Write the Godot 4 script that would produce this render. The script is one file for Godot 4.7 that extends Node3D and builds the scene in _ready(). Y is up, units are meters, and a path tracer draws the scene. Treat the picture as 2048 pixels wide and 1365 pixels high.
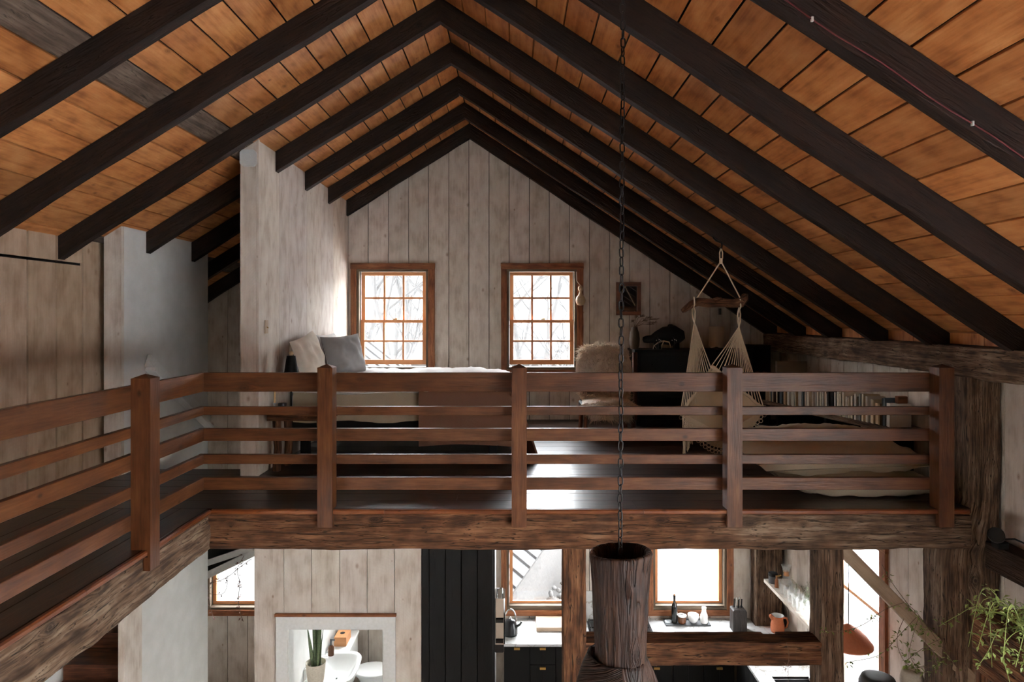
extends Node3D
# A timber barn interior: sleeping loft with plank railing above, kitchen and bathroom below.
# Units are metres, y is up. The camera stands at (0, 4.816, 0) and looks along -z; "depth" below means -z.
# Ground floor y = 0, loft floor y = 3.47.

const EYE := 4.816
const LOFT := 3.47
const RIDGE := -0.57
const BACK := 8.85
const NEAR := -8.0

var rng := RandomNumberGenerator.new()
var mats := {}
var names := {}

func _ready():
	rng.seed = 20240
	# ---- camera, sky, exposure -------------------------------------------------
	var cam := Camera3D.new()
	cam.name = "camera"
	cam.projection = Camera3D.PROJECTION_FRUSTUM
	cam.near = 0.05
	cam.far = 400.0
	cam.size = 0.05 * 1365.0 / 1365.0
	cam.frustum_offset = Vector2(-4.0 / 1365.0, -50.5 / 1365.0) * 0.05
	cam.position = Vector3(0, EYE, 0)
	add_child(cam)
	var env := Environment.new()
	env.background_mode = Environment.BG_SKY
	var sky := Sky.new()
	var sm := ProceduralSkyMaterial.new()
	sm.sky_top_color = Color(0.86, 0.88, 0.9)
	sm.sky_horizon_color = Color(0.93, 0.93, 0.92)
	sm.ground_bottom_color = Color(0.8, 0.8, 0.8)
	sm.ground_horizon_color = Color(0.9, 0.9, 0.9)
	sm.sun_angle_max = 0.0
	sky.sky_material = sm
	env.sky = sky
	env.background_energy_multiplier = 11.2
	env.tonemap_mode = Environment.TONE_MAPPER_LINEAR
	env.tonemap_exposure = 4.0
	env.sdfgi_enabled = true
	env.ssao_enabled = true
	env.ssil_enabled = true
	var we := WorldEnvironment.new()
	we.name = "surroundings"
	we.environment = env
	add_child(we)
	# ---- materials, then structure, then things ---------------------------------
	make_materials()
	build_shell()
	build_roof()
	build_loft_floor()
	build_windows()
	build_timbers()
	build_railings()
	build_inner_walls()
	build_stairs()
	build_kitchen()
	build_bathroom()
	build_bedroom()
	build_loft_things()
	build_log_and_chain()
	build_plants()
	build_outside()

# =============================== helpers ==========================================

class Sh:
	var p := PackedVector3Array()
	var n := PackedVector3Array()
	var t := PackedVector2Array()
	var c := PackedColorArray()
	var i := PackedInt32Array()
	var tint := Color.WHITE
	var uo := Vector2.ZERO

	func vert(a: Vector3, nn: Vector3, uv: Vector2):
		p.append(a); n.append(nn); t.append(uv + uo); c.append(tint)

	func quad(a, b, cc, d, ua, ub, uc, ud):
		var nn = (b - a).cross(d - a)
		if nn.length_squared() < 1e-14:
			nn = (b - a).cross(cc - a)
		nn = nn.normalized()
		var k = p.size()
		vert(a, nn, ua); vert(b, nn, ub); vert(cc, nn, uc); vert(d, nn, ud)
		i.append_array([k, k + 2, k + 1, k, k + 3, k + 2])

	func tri(a, b, cc, ua = Vector2.ZERO, ub = Vector2.ZERO, uc = Vector2.ZERO):
		var nn = (b - a).cross(cc - a).normalized()
		var k = p.size()
		vert(a, nn, ua); vert(b, nn, ub); vert(cc, nn, uc)
		i.append_array([k, k + 2, k + 1])

	# a board or bar whose long local x axis carries the grain; edges chamfered by ch
	func bar(xf: Transform3D, size: Vector3, ch := 0.003):
		var hy = size.y / 2
		var hz = size.z / 2
		var hx = size.x / 2
		ch = minf(ch, minf(hy, hz) * 0.5)
		var pr = [Vector2(hy, -hz + ch), Vector2(hy, hz - ch), Vector2(hy - ch, hz), Vector2(-hy + ch, hz), Vector2(-hy, hz - ch), Vector2(-hy, -hz + ch), Vector2(-hy + ch, -hz), Vector2(hy - ch, -hz)]
		var along = 0.0
		for k in 8:
			var a = pr[k]
			var b = pr[(k + 1) % 8]
			var w = a.distance_to(b)
			quad(xf * Vector3(-hx, a.x, a.y), xf * Vector3(-hx, b.x, b.y), xf * Vector3(hx, b.x, b.y), xf * Vector3(hx, a.x, a.y), Vector2(0, along), Vector2(0, along + w), Vector2(hx, along + w), Vector2(hx, along))
			along += w
		for s in [-1, 1]:
			var k0 = p.size()
			var nn = (xf.basis.x * s).normalized()
			for q in pr:
				vert(xf * Vector3(hx * s, q.x, q.y), nn, Vector2(q.x * 0.5, q.y))
			for k in range(1, 7):
				if s < 0:
					i.append_array([k0, k0 + k, k0 + k + 1])
				else:
					i.append_array([k0, k0 + k + 1, k0 + k])

	func box(centre: Vector3, size: Vector3, ch := 0.003):
		# grain runs along the longest side
		var m = size.max_axis_index()
		var b = Basis()
		var s = size
		if m == 1:
			b = Basis(Vector3(0, 1, 0), Vector3(0, 0, 1), Vector3(1, 0, 0))
			s = Vector3(size.y, size.z, size.x)
		elif m == 2:
			b = Basis(Vector3(0, 0, 1), Vector3(1, 0, 0), Vector3(0, 1, 0))
			s = Vector3(size.z, size.x, size.y)
		bar(Transform3D(b, centre), s, ch)

	func span(lo: Vector3, hi: Vector3, ch := 0.003):
		box((lo + hi) / 2, (hi - lo).abs(), ch)

	# a straight bar between two points; w lies across (roughly horizontal), h the other way
	func stick(a: Vector3, b: Vector3, w: float, h: float, ch := 0.003, side := Vector3.ZERO):
		var x = (b - a).normalized()
		var y = side
		if y == Vector3.ZERO:
			y = Vector3.UP.cross(x)
			if y.length() < 0.01:
				y = Vector3.RIGHT
		y = (y - x * y.dot(x)).normalized()
		bar(Transform3D(Basis(x, y, x.cross(y)), (a + b) / 2), Vector3(a.distance_to(b), w, h), ch)

	# flat outline in local xy pushed out from z0 to z1; grain g
	func prism(poly: PackedVector2Array, z0: float, z1: float, xf: Transform3D, g := Vector2(0, 1)):
		if Geometry2D.is_polygon_clockwise(poly):
			poly.reverse()
		var gp = Vector2(-g.y, g.x)
		var along = 0.0
		for k in poly.size():
			var a = poly[k]
			var b = poly[(k + 1) % poly.size()]
			var ua = a.dot(g) / 2
			var ub = b.dot(g) / 2
			var va = a.dot(gp)
			var vb = b.dot(gp)
			if absf(ua - ub) * 2 < absf(va - vb):
				quad(xf * Vector3(a.x, a.y, z0), xf * Vector3(b.x, b.y, z0), xf * Vector3(b.x, b.y, z1), xf * Vector3(a.x, a.y, z1), Vector2(ua, va), Vector2(ua, vb), Vector2(ua + (z1 - z0) / 2, vb), Vector2(ua + (z1 - z0) / 2, va))
			else:
				quad(xf * Vector3(a.x, a.y, z0), xf * Vector3(b.x, b.y, z0), xf * Vector3(b.x, b.y, z1), xf * Vector3(a.x, a.y, z1), Vector2(ua, 0), Vector2(ub, 0), Vector2(ub, z1 - z0), Vector2(ua, z1 - z0))
			along += a.distance_to(b)
		var ids = Geometry2D.triangulate_polygon(poly)
		for s in [0, 1]:
			var z = z1 if s == 1 else z0
			var nn = (xf.basis.z * (1 if s == 1 else -1)).normalized()
			var k0 = p.size()
			for q in poly:
				vert(xf * Vector3(q.x, q.y, z), nn, Vector2(q.dot(g) / 2, q.dot(gp)))
			for k in range(0, ids.size(), 3):
				var a = ids[k]
				var b = ids[k + 1]
				var d = ids[k + 2]
				var ccw = (poly[b] - poly[a]).cross(poly[d] - poly[a]) > 0
				if ccw != (s == 1):
					var q = b
					b = d
					d = q
				i.append_array([k0 + a, k0 + d, k0 + b])

	# rows of points; columns close on themselves when wrap is set
	func grid(rows: Array, wrap: bool, us := 0.5, vs := 1.0, caps := false, across := []):
		var nr = rows.size()
		var nc = rows[0].size()
		var acc = []
		acc.resize(nr * nc)
		acc.fill(Vector3.ZERO)
		var cols = nc if wrap else nc - 1
		for r in nr - 1:
			for k in cols:
				var k2 = (k + 1) % nc
				var f = (rows[r][k2] - rows[r + 1][k]).cross(rows[r + 1][k2] - rows[r][k]) 
				acc[r * nc + k] += f
				acc[r * nc + k2] += f
				acc[(r + 1) * nc + k] += f
				acc[(r + 1) * nc + k2] += f
		var k0 = p.size()
		var u = 0.0
		for r in nr:
			if r > 0:
				u += (rows[r][0] - rows[r - 1][0]).length()
			var v = 0.0
			for k in (nc + 1 if wrap else nc):
				var kk = k % nc
				if k > 0:
					v += (rows[r][kk] - rows[r][k - 1]).length()
				vert(rows[r][kk], acc[r * nc + kk].normalized(), Vector2(u * us, (v if across.is_empty() else across[k]) * vs))
		var w = nc + 1 if wrap else nc
		for r in nr - 1:
			for k in w - 1:
				var a = k0 + r * w + k
				i.append_array([a, a + w + 1, a + 1, a, a + w, a + w + 1])
		if caps:
			for e in [0, nr - 1]:
				var m = Vector3.ZERO
				for q in rows[e]:
					m += q
				m /= nc
				for k in nc:
					var a = rows[e][k]
					var b = rows[e][(k + 1) % nc]
					if e == 0:
						tri(m, b, a, Vector2(0, 0), Vector2((b - m).x * 0.5, (b - m).y), Vector2((a - m).x * 0.5, (a - m).y))
					else:
						tri(m, a, b, Vector2(0, 0), Vector2((a - m).x * 0.5, (a - m).y), Vector2((b - m).x * 0.5, (b - m).y))

	func tube(pts: Array, radii, sides := 8, caps := true, us := 0.5, vs := 1.0):
		var rows = []
		var side = Vector3.ZERO
		for k in pts.size():
			var d = (pts[mini(k + 1, pts.size() - 1)] - pts[maxi(k - 1, 0)]).normalized()
			if side == Vector3.ZERO:
				side = Vector3(0, 0, 1) if absf(d.z) < 0.9 else Vector3(1, 0, 0)
			side = (side - d * side.dot(d)).normalized()
			var up = d.cross(side)
			var r = radii[k] if radii is Array else radii
			var row = PackedVector3Array()
			for s in sides:
				var a = TAU * s / sides
				row.append(pts[k] + (side * cos(a) + up * sin(a)) * r)
			rows.append(row)
		grid(rows, true, us, vs, caps)

	# profile of Vector2(radius, height) turned round the vertical through at
	func lathe(profile: Array, at: Vector3, sides := 20, us := 0.5, vs := 1.0):
		var rows = []
		for q in profile:
			var row = PackedVector3Array()
			for s in sides:
				var a = TAU * s / sides
				row.append(at + Vector3(sin(a) * q.x, q.y, cos(a) * q.x))
			rows.append(row)
		grid(rows, true, us, vs, false)

	func ball(at: Vector3, r: Vector3, sides := 14, rings := 9):
		var rows = []
		for k in rings + 1:
			var b = -PI / 2 + PI * k / rings
			var row = PackedVector3Array()
			for s in sides:
				var a = TAU * s / sides
				row.append(at + Vector3(sin(a) * maxf(cos(b), 0.001) * r.x, sin(b) * r.y, cos(a) * maxf(cos(b), 0.001) * r.z))
			rows.append(row)
		grid(rows, true)

	func mesh() -> ArrayMesh:
		var arr = []
		arr.resize(Mesh.ARRAY_MAX)
		arr[Mesh.ARRAY_VERTEX] = p
		arr[Mesh.ARRAY_NORMAL] = n
		arr[Mesh.ARRAY_TEX_UV] = t
		arr[Mesh.ARRAY_COLOR] = c
		arr[Mesh.ARRAY_INDEX] = i
		var m := ArrayMesh.new()
		m.add_surface_from_arrays(Mesh.PRIMITIVE_TRIANGLES, arr)
		return m

func sh(spread := 0.0) -> Sh:
	var s := Sh.new()
	s.uo = Vector2(rng.randf(), rng.randf())
	if spread > 0.0:
		var k = 1.0 - spread * rng.randf()
		var w = spread * 0.25 * (rng.randf() - 0.5)
		s.tint = Color(k + w, k, k - w)
	return s

func V(x: float, y: float, depth: float) -> Vector3:
	return Vector3(x, y, -depth)

# place as seen from the camera's standpoint: metres to the side, metres above eye height, depth
func E(x: float, y: float, depth: float) -> Vector3:
	return Vector3(x, EYE + y, -depth)

func numbered(called: String) -> String:
	var k = names.get(called, 0)
	names[called] = k + 1
	return called if k == 0 else "%s_%03d" % [called, k]

func world_at(o: Node) -> Vector3:
	var at = Vector3.ZERO
	while o != null and o != self:
		at += o.position
		o = o.get_parent()
	return at

# commit a shape, given in world coordinates, as one named mesh under a parent
func put(s: Sh, called: String, mat: String, parent: Node = null) -> MeshInstance3D:
	var o := MeshInstance3D.new()
	o.mesh = s.mesh()
	o.material_override = mats[mat]
	if parent == null:
		o.name = numbered(called)
		add_child(o)
	else:
		o.name = called
		parent.add_child(o, true)
		o.position = -world_at(parent)
	return o

func tag(o: Node, label: String, category: String, group := "", kind := ""):
	o.set_meta("label", label)
	o.set_meta("category", category)
	if group != "":
		o.set_meta("group", group)
	if kind != "":
		o.set_meta("kind", kind)
	return o

func thing(called: String, at: Vector3, label: String, category: String, group := "", kind := "") -> Node3D:
	var o := Node3D.new()
	o.name = numbered(called)
	add_child(o)
	o.position = at
	return tag(o, label, category, group, kind)

func copy_of(o: Node3D, called: String, at: Vector3, label: String, group := "") -> Node3D:
	var c: Node3D = o.duplicate()
	c.name = numbered(called)
	add_child(c)
	c.position = at
	c.set_meta("label", label)
	if group != "":
		c.set_meta("group", group)
	return c

func roof_y(x: float) -> float:
	# height of the underside of the roof boards
	return EYE + 2.467 - (0.625 * (RIDGE - x) if x < RIDGE else 0.66 * (x - RIDGE))

func nth(k: int) -> String:
	var words = ["first", "second", "third", "fourth", "fifth", "sixth", "seventh", "eighth", "ninth", "tenth", "eleventh", "twelfth"]
	if k < words.size():
		return words[k]
	var q = k + 1
	var e = "th"
	if q % 10 == 1: e = "st"
	if q % 10 == 2: e = "nd"
	if q % 10 == 3: e = "rd"
	if q in [11, 12, 13]: e = "th"
	return str(q) + e

# a hewn timber through stations [point, width, height]; "side" is the direction of its width
func hewn(stations: Array, side: Vector3, seed_: int, amp := 0.012, per_metre := 14.0, cracks := []) -> Sh:
	var s := sh()
	var fn := FastNoiseLite.new()
	fn.seed = seed_
	fn.frequency = 1.1
	fn.fractal_octaves = 4
	var fine := FastNoiseLite.new()
	fine.seed = seed_ + 7
	fine.frequency = 5.0
	var dist = [0.0]
	for k in range(1, stations.size()):
		dist.append(dist[k - 1] + stations[k][0].distance_to(stations[k - 1][0]))
	var total = dist[-1]
	var nr = int(total * per_metre) + 2
	# profile: unit square walked counter-clockwise (x across, y up) with rounded corners
	var pr = []
	var steps = 13
	for f in 4:
		for k in steps:
			var e = -0.94 + 1.88 * k / (steps - 1)
			pr.append([Vector2(1, e), Vector2(-e, 1), Vector2(-1, -e), Vector2(e, -1)][f])
	var rows = []
	for r in nr:
		var d = total * r / (nr - 1)
		var k = 0
		while k < stations.size() - 2 and d > dist[k + 1]:
			k += 1
		var q = clampf((d - dist[k]) / maxf(dist[k + 1] - dist[k], 0.0001), 0, 1)
		var at: Vector3 = stations[k][0].lerp(stations[k + 1][0], q)
		var w = lerpf(stations[k][1], stations[k + 1][1], q) / 2
		var h = lerpf(stations[k][2], stations[k + 1][2], q) / 2
		var x = (stations[k + 1][0] - stations[k][0]).normalized()
		var y = (side - x * side.dot(x)).normalized()
		var z = x.cross(y)
		var row = PackedVector3Array()
		for j in pr.size():
			var a: Vector2 = pr[j]
			var nz = fn.get_noise_3d(d * 1.3, a.x * 0.5, a.y * 0.5) * amp + fine.get_noise_3d(d * 1.2, a.x * 1.2, a.y * 1.2) * amp * 0.4
			var face = j / steps
			for cr in cracks:
				# [face, column, from, to, depth]
				if cr[0] == face and j % steps == cr[1] * 2 and d > cr[2] and d < cr[3]:
					nz -= cr[4] * 1.3 * sin(PI * (d - cr[2]) / (cr[3] - cr[2])) * (0.75 + 0.25 * sin(d * 31.0))
			var out = Vector2(a.x * w, a.y * h)
			var nn = Vector2(1, 0) if face == 0 else Vector2(0, 1) if face == 1 else Vector2(-1, 0) if face == 2 else Vector2(0, -1)
			out += nn * nz
			row.append(at + y * out.x + z * out.y)
		rows.append(row)
	# grain runs straight along the timber, whatever the surface does
	var across = []
	var way = 0.0
	for j in pr.size() + 1:
		if j > 0:
			var e: Vector2 = pr[j % pr.size()] - pr[j - 1]
			way += Vector2(e.x * stations[0][1] / 2, e.y * stations[0][2] / 2).length()
		across.append(way)
	s.grid(rows, true, 0.5, 1.0, true, across)
	return s

# bring several shapes together into one mesh
func join(list: Array) -> Sh:
	var out: Sh = list[0]
	for k in range(1, list.size()):
		var o: Sh = list[k]
		var base = out.p.size()
		out.p.append_array(o.p)
		out.n.append_array(o.n)
		out.t.append_array(o.t)
		out.c.append_array(o.c)
		for q in o.i:
			out.i.append(q + base)
	return out

# weathering: let the colour of a timber turn from one tone to another along x, in ragged patches
func weather(s: Sh, x0: float, x1: float, a: Color, b: Color) -> Sh:
	var fn := FastNoiseLite.new()
	fn.seed = 4
	fn.frequency = 2.2
	fn.fractal_octaves = 4
	for k in s.p.size():
		var q = clampf((s.p[k].x - x0) / (x1 - x0) + fn.get_noise_3dv(s.p[k]) * 1.1, 0, 1)
		var m = 1.0 + 0.35 * fn.get_noise_3dv(s.p[k] * 2.3 + Vector3(7, 3, 1))
		s.c[k] = a.lerp(b, q) * m
	return s

# vertical cladding: cut an outline into strips at the seams, take the holes out, one mesh for every piece
func clad(parent: Node, outline: PackedVector2Array, holes: Array, seams: Array, xf: Transform3D, thick: float, mat: String, called := "board", gap := 0.008, spread := 0.14, mats_alt := []):
	for k in seams.size() - 1:
		var lo = seams[k] + gap / 2
		var hi = seams[k + 1] - gap / 2
		var strip = PackedVector2Array([Vector2(lo, -50), Vector2(hi, -50), Vector2(hi, 50), Vector2(lo, 50)])
		var pieces = Geometry2D.intersect_polygons(strip, outline)
		for h in holes:
			var left = []
			for q in pieces:
				left.append_array(Geometry2D.clip_polygons(q, h))
			pieces = left
		var k_tint = 1.0 - spread * rng.randf()
		for q in pieces:
			if q.size() < 3 or Geometry2D.is_polygon_clockwise(q) and false:
				continue
			var s := sh(0.0)
			s.tint = Color(k_tint, k_tint * (1 - 0.02 * rng.randf()), k_tint * (1 - 0.05 * rng.randf()))
			s.prism(q, -thick * rng.randf() * 0.12, thick, xf)
			put(s, called, mat if mats_alt.is_empty() else mats_alt[k % mats_alt.size()], parent)

func rect(x0: float, y0: float, x1: float, y1: float) -> PackedVector2Array:
	return PackedVector2Array([Vector2(x0, y0), Vector2(x1, y0), Vector2(x1, y1), Vector2(x0, y1)])

# a solid wall with holes, as one mesh
func slab(outline: PackedVector2Array, holes: Array, cuts: Array, xf: Transform3D, z0: float, z1: float) -> Sh:
	var s := sh()
	for k in cuts.size() - 1:
		var pieces = Geometry2D.intersect_polygons(rect(cuts[k], -50, cuts[k + 1], 50), outline)
		for h in holes:
			var left = []
			for q in pieces:
				left.append_array(Geometry2D.clip_polygons(q, h))
			pieces = left
		for q in pieces:
			s.prism(q, z0, z1, xf)
	return s

func seams_from(start: float, step: float, lo: float, hi: float) -> Array:
	var a = [lo]
	var k = ceilf((lo - start) / step + 0.05)
	while start + k * step < hi - 0.04:
		a.append(start + k * step)
		k += 1
	a.append(hi)
	return a

# =============================== materials ========================================

func noise_bytes(seed_: int, w: int, h: int, freq: float, octaves: int, sx := 1, sy := 1) -> PackedByteArray:
	var fn := FastNoiseLite.new()
	fn.seed = seed_
	fn.noise_type = FastNoiseLite.TYPE_SIMPLEX_SMOOTH
	fn.frequency = freq
	fn.fractal_octaves = octaves
	var im = fn.get_seamless_image(maxi(w / sx, 8), maxi(h / sy, 8), false, false, 0.15, true)
	im.convert(Image.FORMAT_L8)
	im.resize(w, h, Image.INTERPOLATE_CUBIC)
	return im.get_data()

# long-grained wood, 2 m by 1 m: grain streaks, broad patches, knots the grain bends round, cracks and saw marks
func wood(seed_: int, dark: Color, mid: Color, light: Color, o: Dictionary) -> Array:
	var w: int = o.get("w", 1024)
	var h: int = o.get("h", 512)
	var g1 = noise_bytes(seed_, w, h, 0.045, 3, 22, 1)
	var g2 = noise_bytes(seed_ + 1, w, h, 0.14, 3, 12, 1)
	var b1 = noise_bytes(seed_ + 2, w, h, 0.012, 4, 2, 1)
	var cr = noise_bytes(seed_ + 3, w, h, 0.06, 2, 16, 1)
	var warp = PackedFloat32Array()
	warp.resize(w * h)
	var core = PackedFloat32Array()
	core.resize(w * h)
	var r := RandomNumberGenerator.new()
	r.seed = seed_
	for k in o.get("knots", 8):
		var cx = r.randi_range(0, w - 1)
		var cy = r.randi_range(0, h - 1)
		var rad = (3.5 + 10.0 * pow(r.randf(), 2.0)) * o.get("knot_size", 1.0)
		var weight = r.randf_range(0.35, 1.0)
		var sq = r.randf_range(1.1, 1.7)
		for dy in range(int(-rad * 5), int(rad * 5)):
			for dx in range(int(-rad * 9), int(rad * 9)):
				var d = sqrt(dx * dx / (sq * sq) + dy * dy) / rad
				var i = posmod(cy + dy, h) * w + posmod(cx + dx, w)
				warp[i] += -signf(dy) * rad * 1.5 * exp(-(dx * dx) / (rad * rad * 9.0) - (dy * dy) / (rad * rad * 4.0))
				if d < 2.2:
					var ring = 0.62 + 0.38 * sin(d * 9.0)
					core[i] = maxf(core[i], (clampf(1.35 - d, 0, 1) * ring + 0.35 * clampf(2.2 - d, 0, 1)) * weight)
	var kc: Color = o.get("knot", dark)
	var blotch: float = o.get("blotch", 0.35)
	var streak: float = o.get("streak", 0.5)
	var crack: float = o.get("crack", 0.0)
	var saw: float = o.get("saw", 0.0)
	var out = PackedByteArray()
	out.resize(w * h * 3)
	var hb = PackedByteArray()
	hb.resize(w * h)
	for y in h:
		for x in w:
			var i = y * w + x
			var yy = posmod(int(y + warp[i]), h) * w + x
			var t = 0.5 + (g1[yy] - 128) / 255.0 * streak + (g2[yy] - 128) / 255.0 * streak * 0.55 + (b1[i] - 128) / 255.0 * blotch
			if saw > 0.0:
				t += saw * sin((x + 0.004 * (y - h * 0.3) * (y - h * 0.3)) * 0.42) * clampf((b1[i] - 120) / 60.0, 0, 1)
			t = clampf(t, 0, 1)
			var c = dark.lerp(mid, t * 2) if t < 0.5 else mid.lerp(light, t * 2 - 1)
			var k = core[i]
			if k > 0.0:
				c = c.lerp(kc, minf(k, 1.0) * 0.85)
			var hh = 0.35 + g1[yy] / 255.0 * 0.3 + g2[yy] / 255.0 * 0.35
			if crack > 0.0:
				var q = cr[yy] / 255.0
				var line = clampf(1.0 - absf(q - 0.5) * 28.0, 0, 1) * clampf((b1[i] - 110) / 40.0, 0, 1)
				if line > 0.0:
					c = c.lerp(dark.darkened(0.55), line * crack)
					hh -= line * 0.6
			var j = i * 3
			out[j] = int(clampf(c.r, 0, 1) * 255)
			out[j + 1] = int(clampf(c.g, 0, 1) * 255)
			out[j + 2] = int(clampf(c.b, 0, 1) * 255)
			hb[i] = int(clampf(hh, 0, 1) * 255)
	return [ImageTexture.create_from_image(Image.create_from_data(w, h, false, Image.FORMAT_RGB8, out)), ImageTexture.create_from_image(Image.create_from_data(w, h, false, Image.FORMAT_L8, hb))]

func rgb8(r: int, g: int, b: int) -> Color:
	return Color(r / 255.0, g / 255.0, b / 255.0)

func wood_mat(called: String, tex: Array, rough: float, relief: float, tone := Color.WHITE, coat := 0.0):
	var m := StandardMaterial3D.new()
	m.resource_name = called
	m.albedo_texture = tex[0]
	m.albedo_color = tone
	m.vertex_color_use_as_albedo = true
	m.roughness = rough
	m.metallic_specular = 0.4
	if relief > 0.0:
		m.heightmap_enabled = true
		m.heightmap_texture = tex[1]
		m.heightmap_scale = relief
	if coat > 0.0:
		m.clearcoat_enabled = true
		m.clearcoat = coat
		m.clearcoat_roughness = 0.22
	mats[called] = m

func plain(called: String, c: Color, rough := 0.6, metal := 0.0):
	var m := StandardMaterial3D.new()
	m.resource_name = called
	m.albedo_color = c
	m.roughness = rough
	m.metallic = metal
	m.vertex_color_use_as_albedo = true
	mats[called] = m
	return m

# a plain surface with a fine uneven grain of its own, looked up through its place in the room
func grained(called: String, a: Color, b: Color, rough: float, freq: float, scale: float, relief := 0.0, octaves := 4):
	var fn := FastNoiseLite.new()
	fn.seed = hash(called) % 1000
	fn.frequency = freq
	fn.fractal_octaves = octaves
	var im = fn.get_seamless_image(256, 256)
	im.convert(Image.FORMAT_RGB8)
	var d = im.get_data()
	for k in range(0, d.size(), 3):
		var t = clampf((d[k] / 255.0 - 0.5) * 1.6 + 0.5, 0, 1)
		var c = a.lerp(b, t)
		d[k] = int(c.r * 255)
		d[k + 1] = int(c.g * 255)
		d[k + 2] = int(c.b * 255)
	var m := StandardMaterial3D.new()
	m.resource_name = called
	m.albedo_texture = ImageTexture.create_from_image(Image.create_from_data(256, 256, false, Image.FORMAT_RGB8, d))
	m.uv1_triplanar = true
	m.uv1_world_triplanar = true
	m.uv1_scale = Vector3.ONE * scale
	m.roughness = rough
	m.vertex_color_use_as_albedo = true
	if relief > 0.0:
		m.heightmap_enabled = true
		m.heightmap_texture = ImageTexture.create_from_image(im)
		m.heightmap_scale = relief
	mats[called] = m
	return m

func marble_image() -> ImageTexture:
	var w = 512
	var a = noise_bytes(71, w, w, 0.006, 5)
	var b = noise_bytes(72, w, w, 0.02, 4)
	var out = PackedByteArray()
	out.resize(w * w * 3)
	for i in w * w:
		var q = absf(a[i] / 255.0 - 0.5 + (b[i] - 128) / 255.0 * 0.12)
		var vein = clampf(1.0 - q * 26.0, 0, 1)
		var c = rgb8(204, 204, 201).lerp(rgb8(190, 191, 190), b[i] / 255.0)
		c = c.lerp(rgb8(140, 132, 120), vein * 0.7)
		out[i * 3] = int(c.r * 255)
		out[i * 3 + 1] = int(c.g * 255)
		out[i * 3 + 2] = int(c.b * 255)
	return ImageTexture.create_from_image(Image.create_from_data(w, w, false, Image.FORMAT_RGB8, out))

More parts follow.
